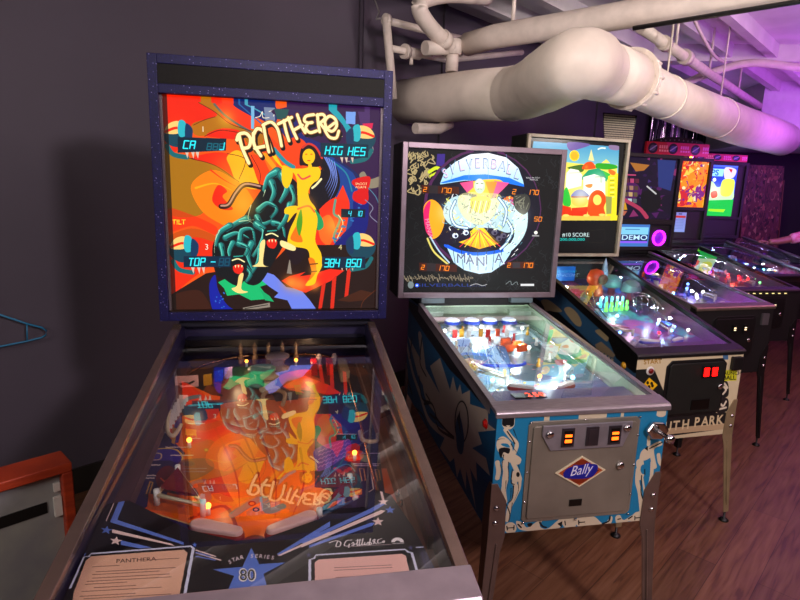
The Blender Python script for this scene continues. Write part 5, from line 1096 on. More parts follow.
for i in range(5): F.post(-.05+i*.035, .58+.004*i, .010, .055, mat('lime_lit_post', (.5, .85, .3), emit=(.45, 1, .4), estr=1.6), 'lit_post')
for i in range(5): F.post(-.05+i*.035, .635, .009, .06, mat('cyan_lit_post', (.4, .85, .85), emit=(.4, .95, 1), estr=1.6), 'lit_post')
for pts in ([(.06, .50, .08), (.12, .60, .09), (.20, .58, .09), (.18, .46, .08), (.10, .44, .07)], [(.05, .47, .075), (.11, .57, .085), (.21, .55, .085), (.19, .43, .07)], [(-.2, .40, .05), (-.19, .52, .07), (-.12, .66, .08)], [(-.17, .40, .05), (-.16, .52, .07), (-.09, .66, .08)]): F.wire(pts, .0035, CHROME, 'wire_ramp')
for i in range(12):
    t = i/12*2*PI; F.wire([(.13+.05*math.cos(t), .50+.07*math.sin(t), .04), (.13+.055*math.cos(t), .50+.075*math.sin(t), .075), (.13+.05*math.cos(t+.3), .50+.07*math.sin(t+.3), .09)], .0022, CHROME, 'wire_hoop')
F.ramp([(-.18, .88, .05), (-.2, .70, .06), (-.14, .52, .05)], .06, .02, CLRP, 'clear_ramp'); F.ramp([(.2, .86, .07), (.24, .7, .07), (.2, .38, .03)], .05, .02, CLRP, 'clear_ramp')
F.sling((-.19, .34), (-.11, .27), (-.17, .44), mat('red_violet_plastic', (.6, .25, .35)), RUBW); F.sling((.18, .34), (.10, .27), (.16, .42), mat('blue_print_plastic', (.3, .45, .8)), RUBW)
F.flipper(-.105, .20, -.045, .17, cap=PLW, rub=PLBL); F.flipper(.105, .20, .045, .17, cap=PLW, rub=PLBL)
for x, y, mm in ((.0, .60, BG), (-.06, .64, BC), (.08, .64, BC), (.14, .30, BC), (.19, .34, BB), (.12, .38, BB), (.16, .42, BW), (-.2, .9, BA), (-.16, .84, BA), (.05, .28, BR), (-.16, .30, BB), (.02, .72, BW), (.24, .30, BW)): F.bulb(x, y, mm, .007)
b = B(); zz = q['zf']-.022; b.slab(-.262, .262, .035, zz-.02, zz, .155, zz-.005, zz+.022); apr = b.build('apron', mat('violet_black_apron', (.10, .07, .14), rough=.35), root)
for x0 in (-.20, .08):
    b = B(); za3 = lambda y: zz+.022*(y-.035)/.12
    b.slab(x0, x0+.13, .05, za3(.05), za3(.05)+.001, .12, za3(.12), za3(.12)+.001, 0); b.slab(x0+.006, x0+.124, .056, za3(.056)+.001, za3(.056)+.0015, .114, za3(.114)+.001, za3(.114)+.0015, 1)
    b.build('rule_card', [mat('pink_card_edge', (.75, .5, .55)), mat('dark_card', (.25, .13, .22))], apr)
for x, y, c, e in ((-.12, .86, (1, .8, .4), .9), (-.1, .98, (.3, .6, 1), .8), (.05, .62, (.5, 1, .8), 1.0), (.14, .45, (.6, .8, 1), .9), (.0, .40, (.9, .5, .8), .5), (.2, .86, (.4, .8, 1), .6), (.14, .32, (.4, .6, 1), .9), (-.14, .36, (.7, .5, 1), .5)): lamp('playfield_lamp', 'POINT', (x, y, F.z(y)+.08), e, c, .012, parent=root)

# ------------------------------------------------------------------ generic furniture for the far machines
def fill(F, pf, q, root, seed, cols, bulbs, lights):
    rnd = random.Random(seed)
    for i in range(3): F.bumper((-.1, .08, 0)[i], (.78, .80, .68)[i], .032, PLW, cols[i % len(cols)])
    F.sling((-.19, .34), (-.11, .27), (-.17, .44), cols[0], RUBW); F.sling((.19, .34), (.11, .27), (.17, .44), cols[1], RUBW)
    F.flipper(-.105, .20, -.045, .17, cap=PLW); F.flipper(.105, .20, .045, .17, cap=PLW)
    F.ramp([(-.2, .35, .03), (-.22, .6, .07), (-.16, .85, .09), (.0, .95, .09)], .05, .02, CLRP, 'clear_ramp'); F.wire([(.2, .35, .05), (.23, .6, .08), (.15, .9, .1), (-.05, .98, .1)], .004, CHROME, 'wire_ramp'); F.wire([(.17, .35, .05), (.2, .6, .08), (.13, .87, .1)], .004, CHROME, 'wire_ramp')
    for k in range(8): F.block(rnd.uniform(-.2, .2), rnd.uniform(.45, .98), .02, .004, .04, rnd.choice(cols), 'target', rz=rnd.uniform(-.6, .6))
    for k in range(6): F.post(rnd.uniform(-.2, .2), rnd.uniform(.3, .98), .009, .04, rnd.choice(cols))
    for x, y, m in bulbs: F.bulb(x, y, m, .009, .03)
    for x, y, c, e in lights: lamp('playfield_lamp', 'POINT', (x, y, F.z(y)+.08), e, c, .015, parent=root)
    b = B(); zz = q['zf']-.025; b.slab(-.268, .268, .035, zz-.02, zz, .15, zz-.005, zz+.02); b.build('apron', mat('dark_violet_apron', (.22, .18, .32), rough=.35), root)
GREY = mat('grey_brown_bar', (.46, .40, .36), rough=.4, metal=.6)
# 4
root, pf, F, q = machine(4, 'black pinball machine with DEMO screen and glowing violet ring beside it', body=BLKP, inner=BLKP, pfart=art_mat('blue_violet_playfield_art', art_generic(400, 700, [(.2, .15, .6), (.4, .2, .7), (.15, .3, .8), (.1, .05, .25), (.6, .5, .8)], 31, 200, 14), rough=.3), pfL=1.1, barm=GREY, railm=STEEL,
    legm=BLKM, boxm=BLKP, fw=.028, bars=[(1.32, .035)], glass=(-.29, .452, 1.352, 1.822), bgart=art_mat('rock_band_backglass', art_rock(), emit=.75, rough=.15, base=.02), hf=.42)
d = coin_door(root, -.16, .16, .60, .85, BLKM, BLKM, [(-.005, .775, .010, .02), (.075, .775, .010, .02)], glow_mat('pale_slot_glow', (1, .9, .7), 2), (.115, .70), r=.02)
b = B(); b.box(.20, .25, -.012, 0, .79, .86); b.build('plate', mat('grey_plate', (.4, .38, .4), rough=.4, metal=.5), root)
b = B(); f0 = q['L']-.02; b.box(-.06, .255, f0+.010, f0+.03, 1.125, 1.318); s_ = b.build('display', [art_mat('demo_screen', art_demo(), emit=1.2, rough=.2, base=.02), PLK], root); set_uv(s_, lambda v: ((v.x+.06)/.315, (v.z-1.125)/.193))
for p in s_.data.polygons:
    if p.normal.y > -.9: p.material_index = 1
b = B(); b.box(-.30, .46, f0+.022, f0+.05, 1.12, 1.36); b.build('speaker_panel', BLKP, root)
for sx in (.355, -.18):
    b = B(); VIO = glow_mat('violet_ring_glow', (.75, .12, .95), 4.0)
    b.lathe([(.050, 0), (.062, .004), (.062, .014), (.050, .018), (.050, 0)], (sx, f0+.022, 1.215), n=28, M=Matrix.Rotation(PI/2, 3, 'X')); r_ = b.build('speaker_ring', VIO, root)
    b = B(); b.lathe([(.048, 0), (.030, .004), (.012, .010), (0, .012)], (sx, f0+.022, 1.215), n=24, M=Matrix.Rotation(PI/2, 3, 'X')); b.build('speaker_cone', mat('violet_cone', (.35, .06, .5), rough=.4, emit=(.5, .05, .8), estr=.8), r_)
fill(F, pf, q, root, 41, [PLBL, PLW, mat('violet_plastic', (.4, .15, .7)), PLO], [(-.2, .95, BW), (-.1, .98, BB), (.1, .50, BB), (.16, .42, BW), (.05, .36, BW), (-.1, .40, BC), (.2, .6, BB), (.0, .3, BW)], [(-.1, .9, (.4, .5, 1), .9), (.1, .75, (1, .7, .4), .6), (.1, .45, (.4, .5, 1), 1.2), (-.05, .3, (.75, .75, 1), .9)])
# 5
RED5 = mat('red_edge_trim', (.55, .08, .05), rough=.4)
root, pf, F, q = machine(5, 'black pinball machine with red banner topper and orange flame backglass', body=BLKP, inner=BLKP, pfart=art_mat('red_violet_playfield_art', art_generic(400, 700, [(.5, .1, .3), (.7, .1, .1), (.3, .2, .6), (.15, .05, .2), (.6, .6, .75)], 32, 200, 14), rough=.3), pfL=1.1, barm=mat('violet_black_bar', (.12, .08, .14), rough=.4), railm=BLKM,
    legm=BLKM, boxm=RED5, framem=BLKP, fw=.03, bars=[(1.42, .03)], glass=(-.38, .262, 1.45, 1.87), bgart=art_mat('flame_backglass', art_generic(460, 300, [(1, .55, .1), (1, .8, .3), (.95, .3, .1), (.95, .9, .7), (.5, .15, .5), (.8, .15, .2)], 33, 260, 22, (1, .5, .1)), emit=1.2, rough=.15, base=.02), hf=.40)
coin_door(root, -.16, .16, .58, .83, BLKM, BLKM, [(-.02, .76, .010, .02), (.06, .76, .010, .02)], glow_mat('pale_slot_glow', (1, .9, .7), 2), (.12, .69), r=.02)
f0 = q['L']-.02
b = B(); b.box(-.385, .27, f0+.024, f0+.05, 1.14, 1.43); b.build('speaker_panel', BLKP, root)
b = B(); b.box(-.03, .09, f0+.018, f0+.0235, 1.22, 1.40); c_ = b.build('notice_card', art_mat('pale_blue_card', art_card(), rough=.5), root); set_uv(c_, lambda v: ((v.x+.03)/.12, (v.z-1.22)/.18))
b = B(); b.box(-.40, .235, f0+.02, f0+.05, 1.905, 2.015, 0); tp = b.build('topper_banner', [art_mat('red_banner_print', art_marquee(2), emit=.12, rough=.4)], root); set_uv(tp, lambda v: ((v.x+.40)/.635, (v.z-1.905)/.11))
b = B(); b.prism([(-.34, 2.015)]+[(-.08-.26*math.cos(PI*t/12), 2.015+.05*math.sin(PI*t/12)) for t in range(13)], 'y', f0+.025, f0+.045); b.build('topper_arch', PLK, root)
for k in range(9): b = B(); b.lathe([(.008, 0), (.006, .003), (0, .004)], (-.26+k*.045, f0+.025, 2.028+.012*(1-abs(k-4)/4)), n=8, M=Matrix.Rotation(PI/2, 3, 'X')); b.build('stud', mat('grey_stud', (.45, .42, .45)), tp)
b = B(); b.box(-.05, .05, f0+.055, f0+.075, 1.86, 1.905); b.build('topper_bracket', PLK, root)
for x, m in ((-.26, BW), (-.12, glow_mat('yellow_lamp', (1, .75, .15), 5)), (-.06, glow_mat('yellow_lamp', (1, .75, .15), 5)), (.06, BA)):
    b = B(); spheres(b, (x, f0+.02, 1.893), .012); b.build('topper_lamp', m, root)
fill(F, pf, q, root, 52, [PLR, PLW, PLBL, mat('pink_plastic', (.8, .3, .5))], [(-.22, 1.0, BW), (-.12, 1.03, BC), (.0, 1.03, BC), (.12, .55, BR), (.18, .5, BR), (.06, .48, BR), (.2, .42, BR), (-.1, .6, BP), (.0, .62, BP), (.22, .32, BG), (.1, .40, BR)], [(-.12, .93, (.8, .9, 1), 4), (.15, .75, (.8, .9, 1), 1.5), (.1, .9, (.6, .7, 1), .7), (.12, .48, (1, .08, .05), 2.6), (-.05, .6, (.8, .3, 1), .8)])
for k in range(7): b = B(); b.box(-.20+k*.055, -.18+k*.055, -.012, -.0085, zz_ := q['zf']-.030, zz_+.006); b.build('bar_light', mat('pale_yellow_lamp', (.8, .75, .5), emit=(1, .9, .6), estr=1.2), root)
# 6
root, pf, F, q = machine(6, 'black pinball machine with bright blue and green sports backglass', body=BLKP, inner=BLKP, pfart=art_mat('deep_blue_playfield_art', art_generic(400, 700, [(.1, .15, .6), (.2, .3, .8), (.05, .05, .2), (.3, .3, .5), (.1, .4, .4)], 35, 160, 14, (.05, .06, .2)), rough=.3), pfL=1.1, barm=BLKM, railm=STEEL,
    legm=BLKM, boxm=BLKP, framem=BLKP, fw=.03, bars=[(1.32, .03), (1.885, .02)], rec=.012, glass=(-.13, .285, 1.355, 1.883), bgart=art_mat('sports_backglass', art_soccer(), emit=1.5, rough=.15, base=.02), hf=.40)
f0 = q['L']-.02
b = B(); b.box(-.28, .40, f0+.022, f0+.05, 1.13, 1.91); b.build('backbox_panel', BLKP, root)
b = B(); b.box(-.26, .375, f0+.002, f0+.02, 1.925, 1.995); tp = b.build('topper_banner', art_mat('dull_red_banner_print', art_marquee(6), emit=.04, rough=.4), root); set_uv(tp, lambda v: ((v.x+.26)/.635, (v.z-1.925)/.07))
b = B(); b.box(-.14, -.02, f0+.012, f0+.0215, 1.20, 1.25); b.build('price_plate', mat('amber_plate', (.6, .35, .1), emit=(.8, .4, .1), estr=.4), root)
coin_door(root, -.16, .16, .58, .83, BLKM, BLKM, [(-.02, .76, .010, .02), (.06, .76, .010, .02)], glow_mat('pale_slot_glow', (1, .9, .7), 2), (.12, .69), r=.02)
fill(F, pf, q, root, 63, [PLBL, PLW, PLT, PLY], [(-.1, .55, BB), (.0, .42, BW), (.05, .36, BC), (-.05, .4, BC), (.1, .35, BW), (.14, .32, BA)], [(-.05, .5, (.15, .3, 1), 4), (.05, .38, (.6, .85, 1), 3.2), (.0, .9, (.2, .3, .9), 2)])
b = B(); spheres(b, (.20, -.012, q['zf']-.04), .018); b.build('start_button', BR, root)
# 7
root, pf, F, q = machine(7, 'last pinball machine at the right edge, low yellow corner, pale blue streaked glass', body=BLKP, inner=BLKP, pfart=art_mat('pale_lilac_playfield_art', art_generic(400, 700, [(.35, .35, .8), (.6, .6, .9), (.2, .15, .5), (.8, .8, .9), (.4, .25, .6)], 37, 160, 14, (.25, .22, .5)), rough=.3), pfL=1.1, barm=BLKM, railm=STEEL, nobox=True, hf=.40, legm=BLKM, side=art_mat('lilac_streak_side_print', art_generic(600, 260, [(.35, .35, .8), (.7, .65, .85), (.2, .15, .5), (.8, .75, .8), (.5, .35, .6)], 38, 240, 14, (.3, .26, .55)), rough=.4), side_uv=(1.34, 1.09, .48))
fill(F, pf, q, root, 74, [PLBL, PLW, mat('violet_plastic', (.4, .15, .7)), PLY], [(-.2, .7, BB), (-.2, .5, BW)], [(-.15, .8, (.5, .5, 1), 5), (-.15, .5, (.8, .75, 1), 5)])
b = B(); b.box(-.29, -.17, 1.12, 1.15, 1.08, 1.15); b.build('yellow_end_block', mat('yellow_green_block', (.62, .60, .22), rough=.4), root, bevel=.004)

# ------------------------------------------------------------------ room shell
import mathutils
WA = math.radians(46.5); D = Vector((math.cos(WA), math.sin(WA), 0)); NRM = Vector((math.sin(WA), -math.cos(WA), 0)); W0 = Vector((-1.544, 2.55, 0))   # wall line, direction, inward normal
def wp(s_, off, z): return W0+D*s_+NRM*off+Vector((0, 0, z))
def wood_floor():
    m, nt, out = new_mat('wood_plank_floor'); N = nt.nodes; K = nt.links
    p = N.new('ShaderNodeBsdfPrincipled'); K.new(p.outputs[0], out.inputs[0]); p.inputs['Roughness'].default_value = .42
    tc = N.new('ShaderNodeTexCoord'); mp = N.new('ShaderNodeMapping'); mp.inputs['Rotation'].default_value = (0, 0, -WA); K.new(tc.outputs['Object'], mp.inputs[0])
    br = N.new('ShaderNodeTexBrick'); br.inputs['Scale'].default_value = 1; br.inputs['Brick Width'].default_value = 1.25; br.inputs['Row Height'].default_value = .155; br.inputs['Mortar Size'].default_value = .0016; br.inputs['Bias'].default_value = 0
    br.inputs['Color1'].default_value = (.8, .8, .8, 1); br.inputs['Color2'].default_value = (1.15, 1.1, 1.05, 1); br.inputs['Mortar'].default_value = (.45, .4, .4, 1); K.new(mp.outputs[0], br.inputs['Vector'])
    m2 = N.new('ShaderNodeMapping'); m2.inputs['Scale'].default_value = (1.2, 16, 1); K.new(mp.outputs[0], m2.inputs[0])
    n1 = N.new('ShaderNodeTexNoise'); n1.inputs['Scale'].default_value = 3; n1.inputs['Detail'].default_value = 6; n1.inputs['Distortion'].default_value = .6; K.new(m2.outputs[0], n1.inputs['Vector'])
    r = N.new('ShaderNodeValToRGB'); K.new(n1.outputs[0], r.inputs[0]); e = r.color_ramp.elements
    e[0].position = .33; e[0].color = L3((.33, .21, .15)); e[1].position = .68; e[1].color = L3((.49, .35, .26)); q_ = e.new(.45); q_.color = L3((.42, .28, .19))
    mx = N.new('ShaderNodeMix'); mx.data_type = 'RGBA'; mx.blend_type = 'MULTIPLY'; mx.inputs[0].default_value = 1; K.new(r.outputs[0], mx.inputs[6]); K.new(br.outputs[0], mx.inputs[7]); K.new(mx.outputs[2], p.inputs['Base Color'])
    return m
b = B(); b.box(-5, 9.5, -3, 12, -.05, 0); tag(b.build('floor', wood_floor()), kind='structure')
WALLM = mat('dark_plum_grey_paint', (.285, .255, .30), rough=.62, var=.10, scale=.9, bump=.02)
DARKW = mat('dark_violet_paint', (.10, .08, .14), rough=.7, var=.2, scale=1)
CEIL = mat('white_painted_boards', (.80, .78, .77), rough=.6, var=.06, scale=5, bump=.15)
def wall(name, a, c, h, m, th=.12, z0=0):
    a, c = Vector(a), Vector(c); t = (c-a).normalized(); n = Vector((t.y, -t.x, 0)); b = B()
    P = [a, c, c-n*th, a-n*th]; b.prism([(p.x, p.y) for p in P], 'z', z0, h); return tag(b.build(name, m), kind='structure')
CH = 2.86
wl0 = wp(-3.4, 0, 0); wl1 = wp(8.6, 0, 0)
wall('wall_left', wl0, wl1, CH, WALLM)
FA = wl1; FB = Vector((9.3, 8.4, 0))
wall('wall_back', FA, FB, CH, DARKW); wall('wall_right', FB, (9.3, -2.8, 0), CH, DARKW); wall('wall_front', (9.3, -2.8, 0), (-3.9, -2.8, 0), CH, WALLM); wall('wall_side', (-3.9, -2.8, 0), wl0, CH, WALLM)
b = B(); b.box(-5, 9.5, -3, 12, CH, CH+.06); tag(b.build('ceiling', CEIL), kind='structure')
b = B(); P = [wp(-3.4, .0, 0), wp(8.5, .0, 0), wp(8.5, .014, 0), wp(-3.4, .014, 0)]; b.prism([(p.x, p.y) for p in P], 'z', 0, .13); tag(b.build('baseboard_left', mat('dark_vinyl_base', (.15, .14, .13), rough=.35)), kind='structure')
# vertical seam battens on the wall, and the boxed column end
for i, (s_, wd) in enumerate(((1.80, .035), (2.60, .03), (5.2, .03))):
    b = B(); P = [wp(s_, 0, 0), wp(s_+wd, 0, 0), wp(s_+wd, .02, 0), wp(s_, .02, 0)]; b.prism([(p.x, p.y) for p in P], 'z', .13, CH); tag(b.build('trim_%d' % (i+1), WALLM), kind='structure')
# ceiling joists run parallel with the wall
k = 4
for off in (.35, .72, 1.25, 1.55, 2.3):
    b = B(); P = [wp(-2.5, off, 0), wp(8.2, off, 0), wp(8.2, off+.07, 0), wp(-2.5, off+.07, 0)]; b.prism([(p.x, p.y) for p in P], 'z', CH-.11 if off < 2 else CH-.06, CH); tag(b.build('trim_%d' % k, CEIL), kind='structure'); k += 1
def along(p, t, wd, z0, z1, name, m, back=6):
    p = Vector((p[0], p[1], 0)); t = Vector(t).normalized(); n = Vector((-t.y, t.x, 0)); b = B(); P = [p-t*back, p+t*5.1, p+t*5.1+n*wd, p-t*back+n*wd]; b.prism([(v.x, v.y) for v in P], 'z', z0, z1); return tag(b.build(name, m), kind='structure')
along((4.05, 6.72), (1, -.12, 0), 1.5, 2.19, CH, 'trim_soffit', mat('white_soffit_paint', (.80, .78, .80), rough=.55, var=.04), back=0)
along((3.2, 5.2), (1, -.12, 0), .16, CH-.14, CH, 'trim_%d' % k, CEIL)

# ------------------------------------------------------------------ ducts and pipes
PIPE = mat('cream_painted_metal', (.84, .79, .74), rough=.5, var=.06, scale=9, bump=.25)
PIPE2 = mat('cream_pipe_paint', (.80, .75, .71), rough=.5, var=.08, scale=14, bump=.2)
def sm(pts, n=6): return [tuple(v) for v in smooth_pts(pts, False, n)]
r0 = empty('duct', (.95, 2.8, 2.11)); tag(r0, 'fat cream painted round duct that bends below the ceiling', 'duct')
def sub(b, name, m, parent, **k):
    bmesh.ops.translate(b.bm, verts=b.bm.verts, vec=-Vector(parent.location)); return b.build(name, m, parent, **k)
b = B(); b.tube([(-.055, 4.2, 2.13), (.18, 3.93, 2.12), (.42, 3.66, 2.11), (.62, 3.43, 2.09)], .150, n=32, caps=True); sub(b, 'straight_section', PIPE, r0)
b = B(); b.tube(sm([(.60, 3.453, 2.09), (.66, 3.30, 2.085), (.70, 3.05, 2.09), (.735, 2.80, 2.10), (.775, 2.68, 2.105), (.835, 2.73, 2.11), (.915, 2.85, 2.115)], 8), [.150]*8+[.152]*8+[.156]*8+[.155]*8+[.148]*9+[.139]*8, n=32); sub(b, 'elbow_section', PIPE, r0)
b = B(); b.tube([(.61, 3.44, 2.09), (.625, 3.42, 2.09)], .1535, n=32); sub(b, 'joint_band', PIPE, r0)
d2 = Vector((.665, .747, 0)).normalized(); s0 = Vector((.915, 2.85, 2.115))
def dp(t, dz=0): return s0+d2*t+Vector((0, 0, dz))
b = B(); b.tube([dp(.0), dp(.40, .02)], .137, n=32); sub(b, 'short_section', PIPE, r0)
b = B(); b.tube([dp(.37, .02), dp(.395, .02)], .156, n=32); b.tube([dp(.405, .02), dp(.43, .02)], .152, n=32); fl = sub(b, 'flange', PIPE, r0)
for k_ in range(12):
    t = 2*PI*k_/12; u = d2.cross(Vector((0, 0, 1))); b = B(); c = dp(.365, .02)+u*.148*math.cos(t)+Vector((0, 0, .148*math.sin(t))); b.tube([c, c+d2*.09], .009, n=6); sub(b, 'flange_bolt', PIPE, r0)
b = B(); b.tube([dp(.36, .02), dp(.6, .013), dp(.88, .01), dp(1.53, .015), dp(2.96, .042), dp(4.05, .08), dp(5.1, .11)], [.125, .122, .123, .136, .158, .172, .178], n=32); sub(b, 'long_section', PIPE, r0)
for t, tz, tr_ in ((.95, .010, .129), (2.2, .028, .152)):
    b = B(); b.tube([dp(t, tz), dp(t+.03, tz)], tr_, n=32); sub(b, 'hanger_band', PIPE, r0); b = B(); b.tube([dp(t+.015, .15), dp(t+.015, CH-2.11)], .006, n=8); sub(b, 'hanger_rod', PIPE, r0)
# upper insulated pipe
def pipe(name, label, pts, r, cat='pipe', group=None, mt=None, n=16, extra=None, smooth=False):
    c = Vector(pts[0]); e = empty(name, tuple(c)); tag(e, label, cat, group); b = B(); b.tube(sm(pts) if smooth else pts, r, n=n); sub(b, 'pipe_run', mt or PIPE2, e)
    for nm, p2, r2, *sm_ in (extra or []):
        b = B(); b.tube(sm(p2) if sm_ else p2, r2, n=n); sub(b, nm, mt or PIPE2, e)
    return e
e = pipe('overhead_pipework', 'thick white insulated pipe with elbow and drop pipe crossing above the duct bend', [(.37, 3.84, 2.445), (.53, 3.70, 2.465), (1.27, 3.13, 2.475), (1.9, 2.62, 2.485), (2.7, 1.97, 2.50)], .070, n=24, extra=[('end_cap', [(.33, 3.87, 2.44), (.39, 3.82, 2.445)], .056), ('drop_pipe', [(.28, 3.80, 2.27), (.28, 3.80, 2.42)], .040), ('tee_collar', [(.28, 3.80, 2.37), (.28, 3.80, 2.46)], .055), ('pipe_stub', [(.10, 3.68, 2.38), (.36, 3.86, 2.43)], .042),
    ('elbow_pipe', [(.50, 3.95, 2.76), (.25, 3.72, 2.70), (.09, 3.56, 2.62), (.055, 3.53, 2.56), (.12, 3.62, 2.49), (.27, 3.79, 2.41)], .048, 1), ('collar', [(.20, 3.71, 2.45), (.235, 3.75, 2.43)], .056), ('lower_stub', [(.06, 3.74, 1.91), (.22, 3.88, 1.925), (.30, 3.92, 1.97)], .034), ('pipe_hanger', [(.62, 3.63, 2.46), (.62, 3.63, CH-.01)], .012)])
pipe('black_strip', 'thin black strip running just under the white insulated pipe at right', [(1.163, 3.14, 2.385), (1.9, 2.55, 2.40), (2.7, 1.9, 2.41)], .012, cat='cable tray', mt=BLKM, n=8)  # thin black rod drawn along the dark band below the insulated pipe
e = pipe('branch_pipe', 'thin cream vertical pipe with two side branches beside the navy backbox', [(-.143, 3.66, 2.54), (-.085, 3.72, 2.08)], .026, extra=[('upper_branch', [(-.14, 3.665, 2.525), (.19, 4.01, 2.55), (.5, 4.3, 2.57)], .022), ('lower_branch', [(-.115, 3.69, 2.375), (.04, 3.85, 2.385), (.27, 4.10, 2.405), (.9, 4.75, 2.62)], .021), ('valve_body', [(-.02, 3.79, 2.38), (.07, 3.88, 2.385)], .034), ('union', [(-.03, 3.78, 2.38), (-.01, 3.80, 2.38)], .045), ('elbow', [(-.15, 3.655, 2.53), (-.13, 3.675, 2.53)], .034)])
b = B(); b.tube([(.02, 3.83, 2.38), (.02, 3.82, 2.31)], .012, n=10); sub(b, 'valve_stem', PIPE2, e)
b = B(); b.tube([(.09, 3.90, 2.395), (.15, 3.96, 2.40)], .017, n=10); sub(b, 'copper_sleeve', mat('copper_tone', (.62, .38, .28), rough=.4, metal=.6), e)
pipe('conduit', 'long straight painted conduit running beside the duct on thin rods', [(1.35, 3.53, 2.50), (2.4, 4.75, 2.51), (3.75, 6.28, 2.52)], .034, cat='conduit', extra=[('coupling', [(1.93, 4.20, 2.505), (1.99, 4.27, 2.505)], .05), ('coupling', [(1.62, 3.84, 2.50), (1.67, 3.90, 2.50)], .045)]+[('hanger_rod', [(x, y, 2.5), (x, y, CH-.01)], .009) for x, y in ((1.80, 4.05), (2.4, 4.75), (3.1, 5.55))])
pipe('bent_conduit', 'curved painted conduit looping under the violet lit ceiling', [(2.30, 5.0, 2.46), (2.55, 5.0, 2.57), (2.86, 5.0, 2.655), (3.3, 5.0, 2.63), (4.2, 5.0, 2.56), (5.2, 5.0, 2.5)], .032, cat='conduit', smooth=True)
pipe('wire_conduit', 'thin cream line sagging under the ceiling boards', [(1.75, 3.9, 2.80), (2.0, 4.2, 2.70), (2.35, 4.62, 2.62), (2.6, 4.9, 2.63)], .012, cat='conduit', smooth=True, n=8)
pipe('wall_conduit', 'thin dark vertical conduit on the wall above the navy backbox', [tuple(wp(1.77, .03, .2)), tuple(wp(1.77, .03, CH-.02))], .012, cat='conduit', mt=WALLM, n=8)
pipe('wall_cable', 'thin grey cable strung along the wall up to the vertical pipe', [tuple(wp(1.75, .1, 2.78)), tuple(wp(1.82, .14, 2.60)), (-.20, 3.66, 2.53), (-.14, 3.66, 2.54)], .006, cat='cable', mt=mat('grey_cable', (.5, .48, .48)), n=6)

# ------------------------------------------------------------------ small things
# blue wire hanger
HB = mat('blue_hanger_wire', (.12, .46, .62), rough=.4, var=.06)
c = wp(.02, .03, 1.0); e = empty('coat_hanger', tuple(c)); tag(e, 'blue plastic coat hanger hanging on the dark wall at the left edge', 'coat hanger')
hp = lambda s_, z: tuple(wp(s_, .035, z))
b = B()
b.tube([hp(-.285, .948), hp(-.178, .887), hp(-.125, .862), hp(-.108, .845), hp(-.112, .824), hp(-.13, .816), hp(-.185, .809), hp(-.30, .802), hp(-.52, .800), hp(-.62, .806), hp(-.64, .83), hp(-.60, .86), hp(-.40, .93), hp(-.345, .955), hp(-.285, .948)], .0042, n=8); sub(b, 'hanger_frame', HB, e)
b = B(); b.tube([hp(-.18, .888), hp(-.185, .809)], .003, n=6); sub(b, 'notch_bar', HB, e)
b = B(); b.tube(sm([hp(-.33, .955), hp(-.335, .99), hp(-.31, 1.02), hp(-.29, 1.01), hp(-.285, .99)]), .003, n=8); sub(b, 'hook', mat('hook_steel', (.5, .5, .52), rough=.3, metal=1), e)
b = B(); b.tube([wp(-.31, 0, 1.005), wp(-.31, .05, 1.005)], .004, n=8); tag(b.build('nail', CHROME), 'small nail in the dark wall holding the blue coat hanger', 'nail')
# framed grey panel box standing by the wall
RW = mat('reddish_wood', (.74, .26, .12), rough=.5, col2=(.58, .17, .08), scale=5, stretch=(1, 1, 8)); GP = mat('scuffed_grey_board', (.62, .62, .60), rough=.6, col2=(.50, .50, .54), scale=4, bump=.1)
o0 = wp(-.5, .80, 0); e = empty('framed_panel_box', tuple(o0), 0); tag(e, 'reddish wooden framed box with grey panel standing on the floor by the wall', 'wooden box')
def lbox(s0_, s1_, f0_, f1_, z0_, z1_, name, m, parent=e, **k):
    b = B(); P = [wp(s0_, f0_, 0), wp(s1_, f0_, 0), wp(s1_, f1_, 0), wp(s0_, f1_, 0)]; b.prism([(p.x, p.y) for p in P], 'z', z0_, z1_); return sub(b, name, m, e, **k) if parent is e else sub2(b, name, m, parent, **k)
def sub2(b, name, m, parent, **k):
    bmesh.ops.translate(b.bm, verts=b.bm.verts, vec=-o0); return b.build(name, m, parent, **k)
lbox(-1.05, -.268, .75, .87, .545, .578, 'top_rail', RW, bevel=.004); lbox(-.300, -.268, .75, .87, .0, .545, 'side_rail', RW, bevel=.004); lbox(-1.05, -1.018, .75, .87, .0, .545, 'side_rail', RW, bevel=.004); lbox(-1.018, -.30, .75, .87, .0, .03, 'bottom_rail', RW)
gp = lbox(-1.018, -.30, .82, .835, .03, .545, 'grey_panel', GP)
lbox(-.80, -.345, .835, .838, .405, .445, 'slot', mat('dark_slot', (.03, .05, .055), rough=.3), gp)
sw = lbox(-.322, -.303, .835, .845, .475, .505, 'switch_plate', PLW, gp); lbox(-.315, -.310, .845, .848, .487, .493, 'switch', PLK, sw) if 0 else None
lt = lbox(-.326, -.303, .835, .85, .385, .455, 'latch_plate', PLW, gp)
# board of printed lines on top of the third machine
q3 = MACH[3]; 
def m2w(q, p): c, s_ = math.cos(q['a']), math.sin(q['a']); return Vector((q['x']+c*p[0]-s_*p[1], q['y']+s_*p[0]+c*p[1], p[2]))
top3 = q3['b0']+q3['bh']
e = B(); yb = 1.14
e.prism([(.215, top3+.001), (.410, top3+.001), (.428, top3+.155), (.188, top3+.158)], 'y', yb, yb+.006)
bd = e.build('printed_board', [art_mat('printed_board_face', art_sheet(), rough=.6), BLKP]); bd.location = (q3['x'], q3['y'], 0); bd.rotation_euler = (0, 0, q3['a']); set_uv(bd, lambda v: ((v.x-.188)/.24, (v.z-top3)/.158)); tag(bd, 'small black board of pale printed lines standing on the third backbox', 'sign')
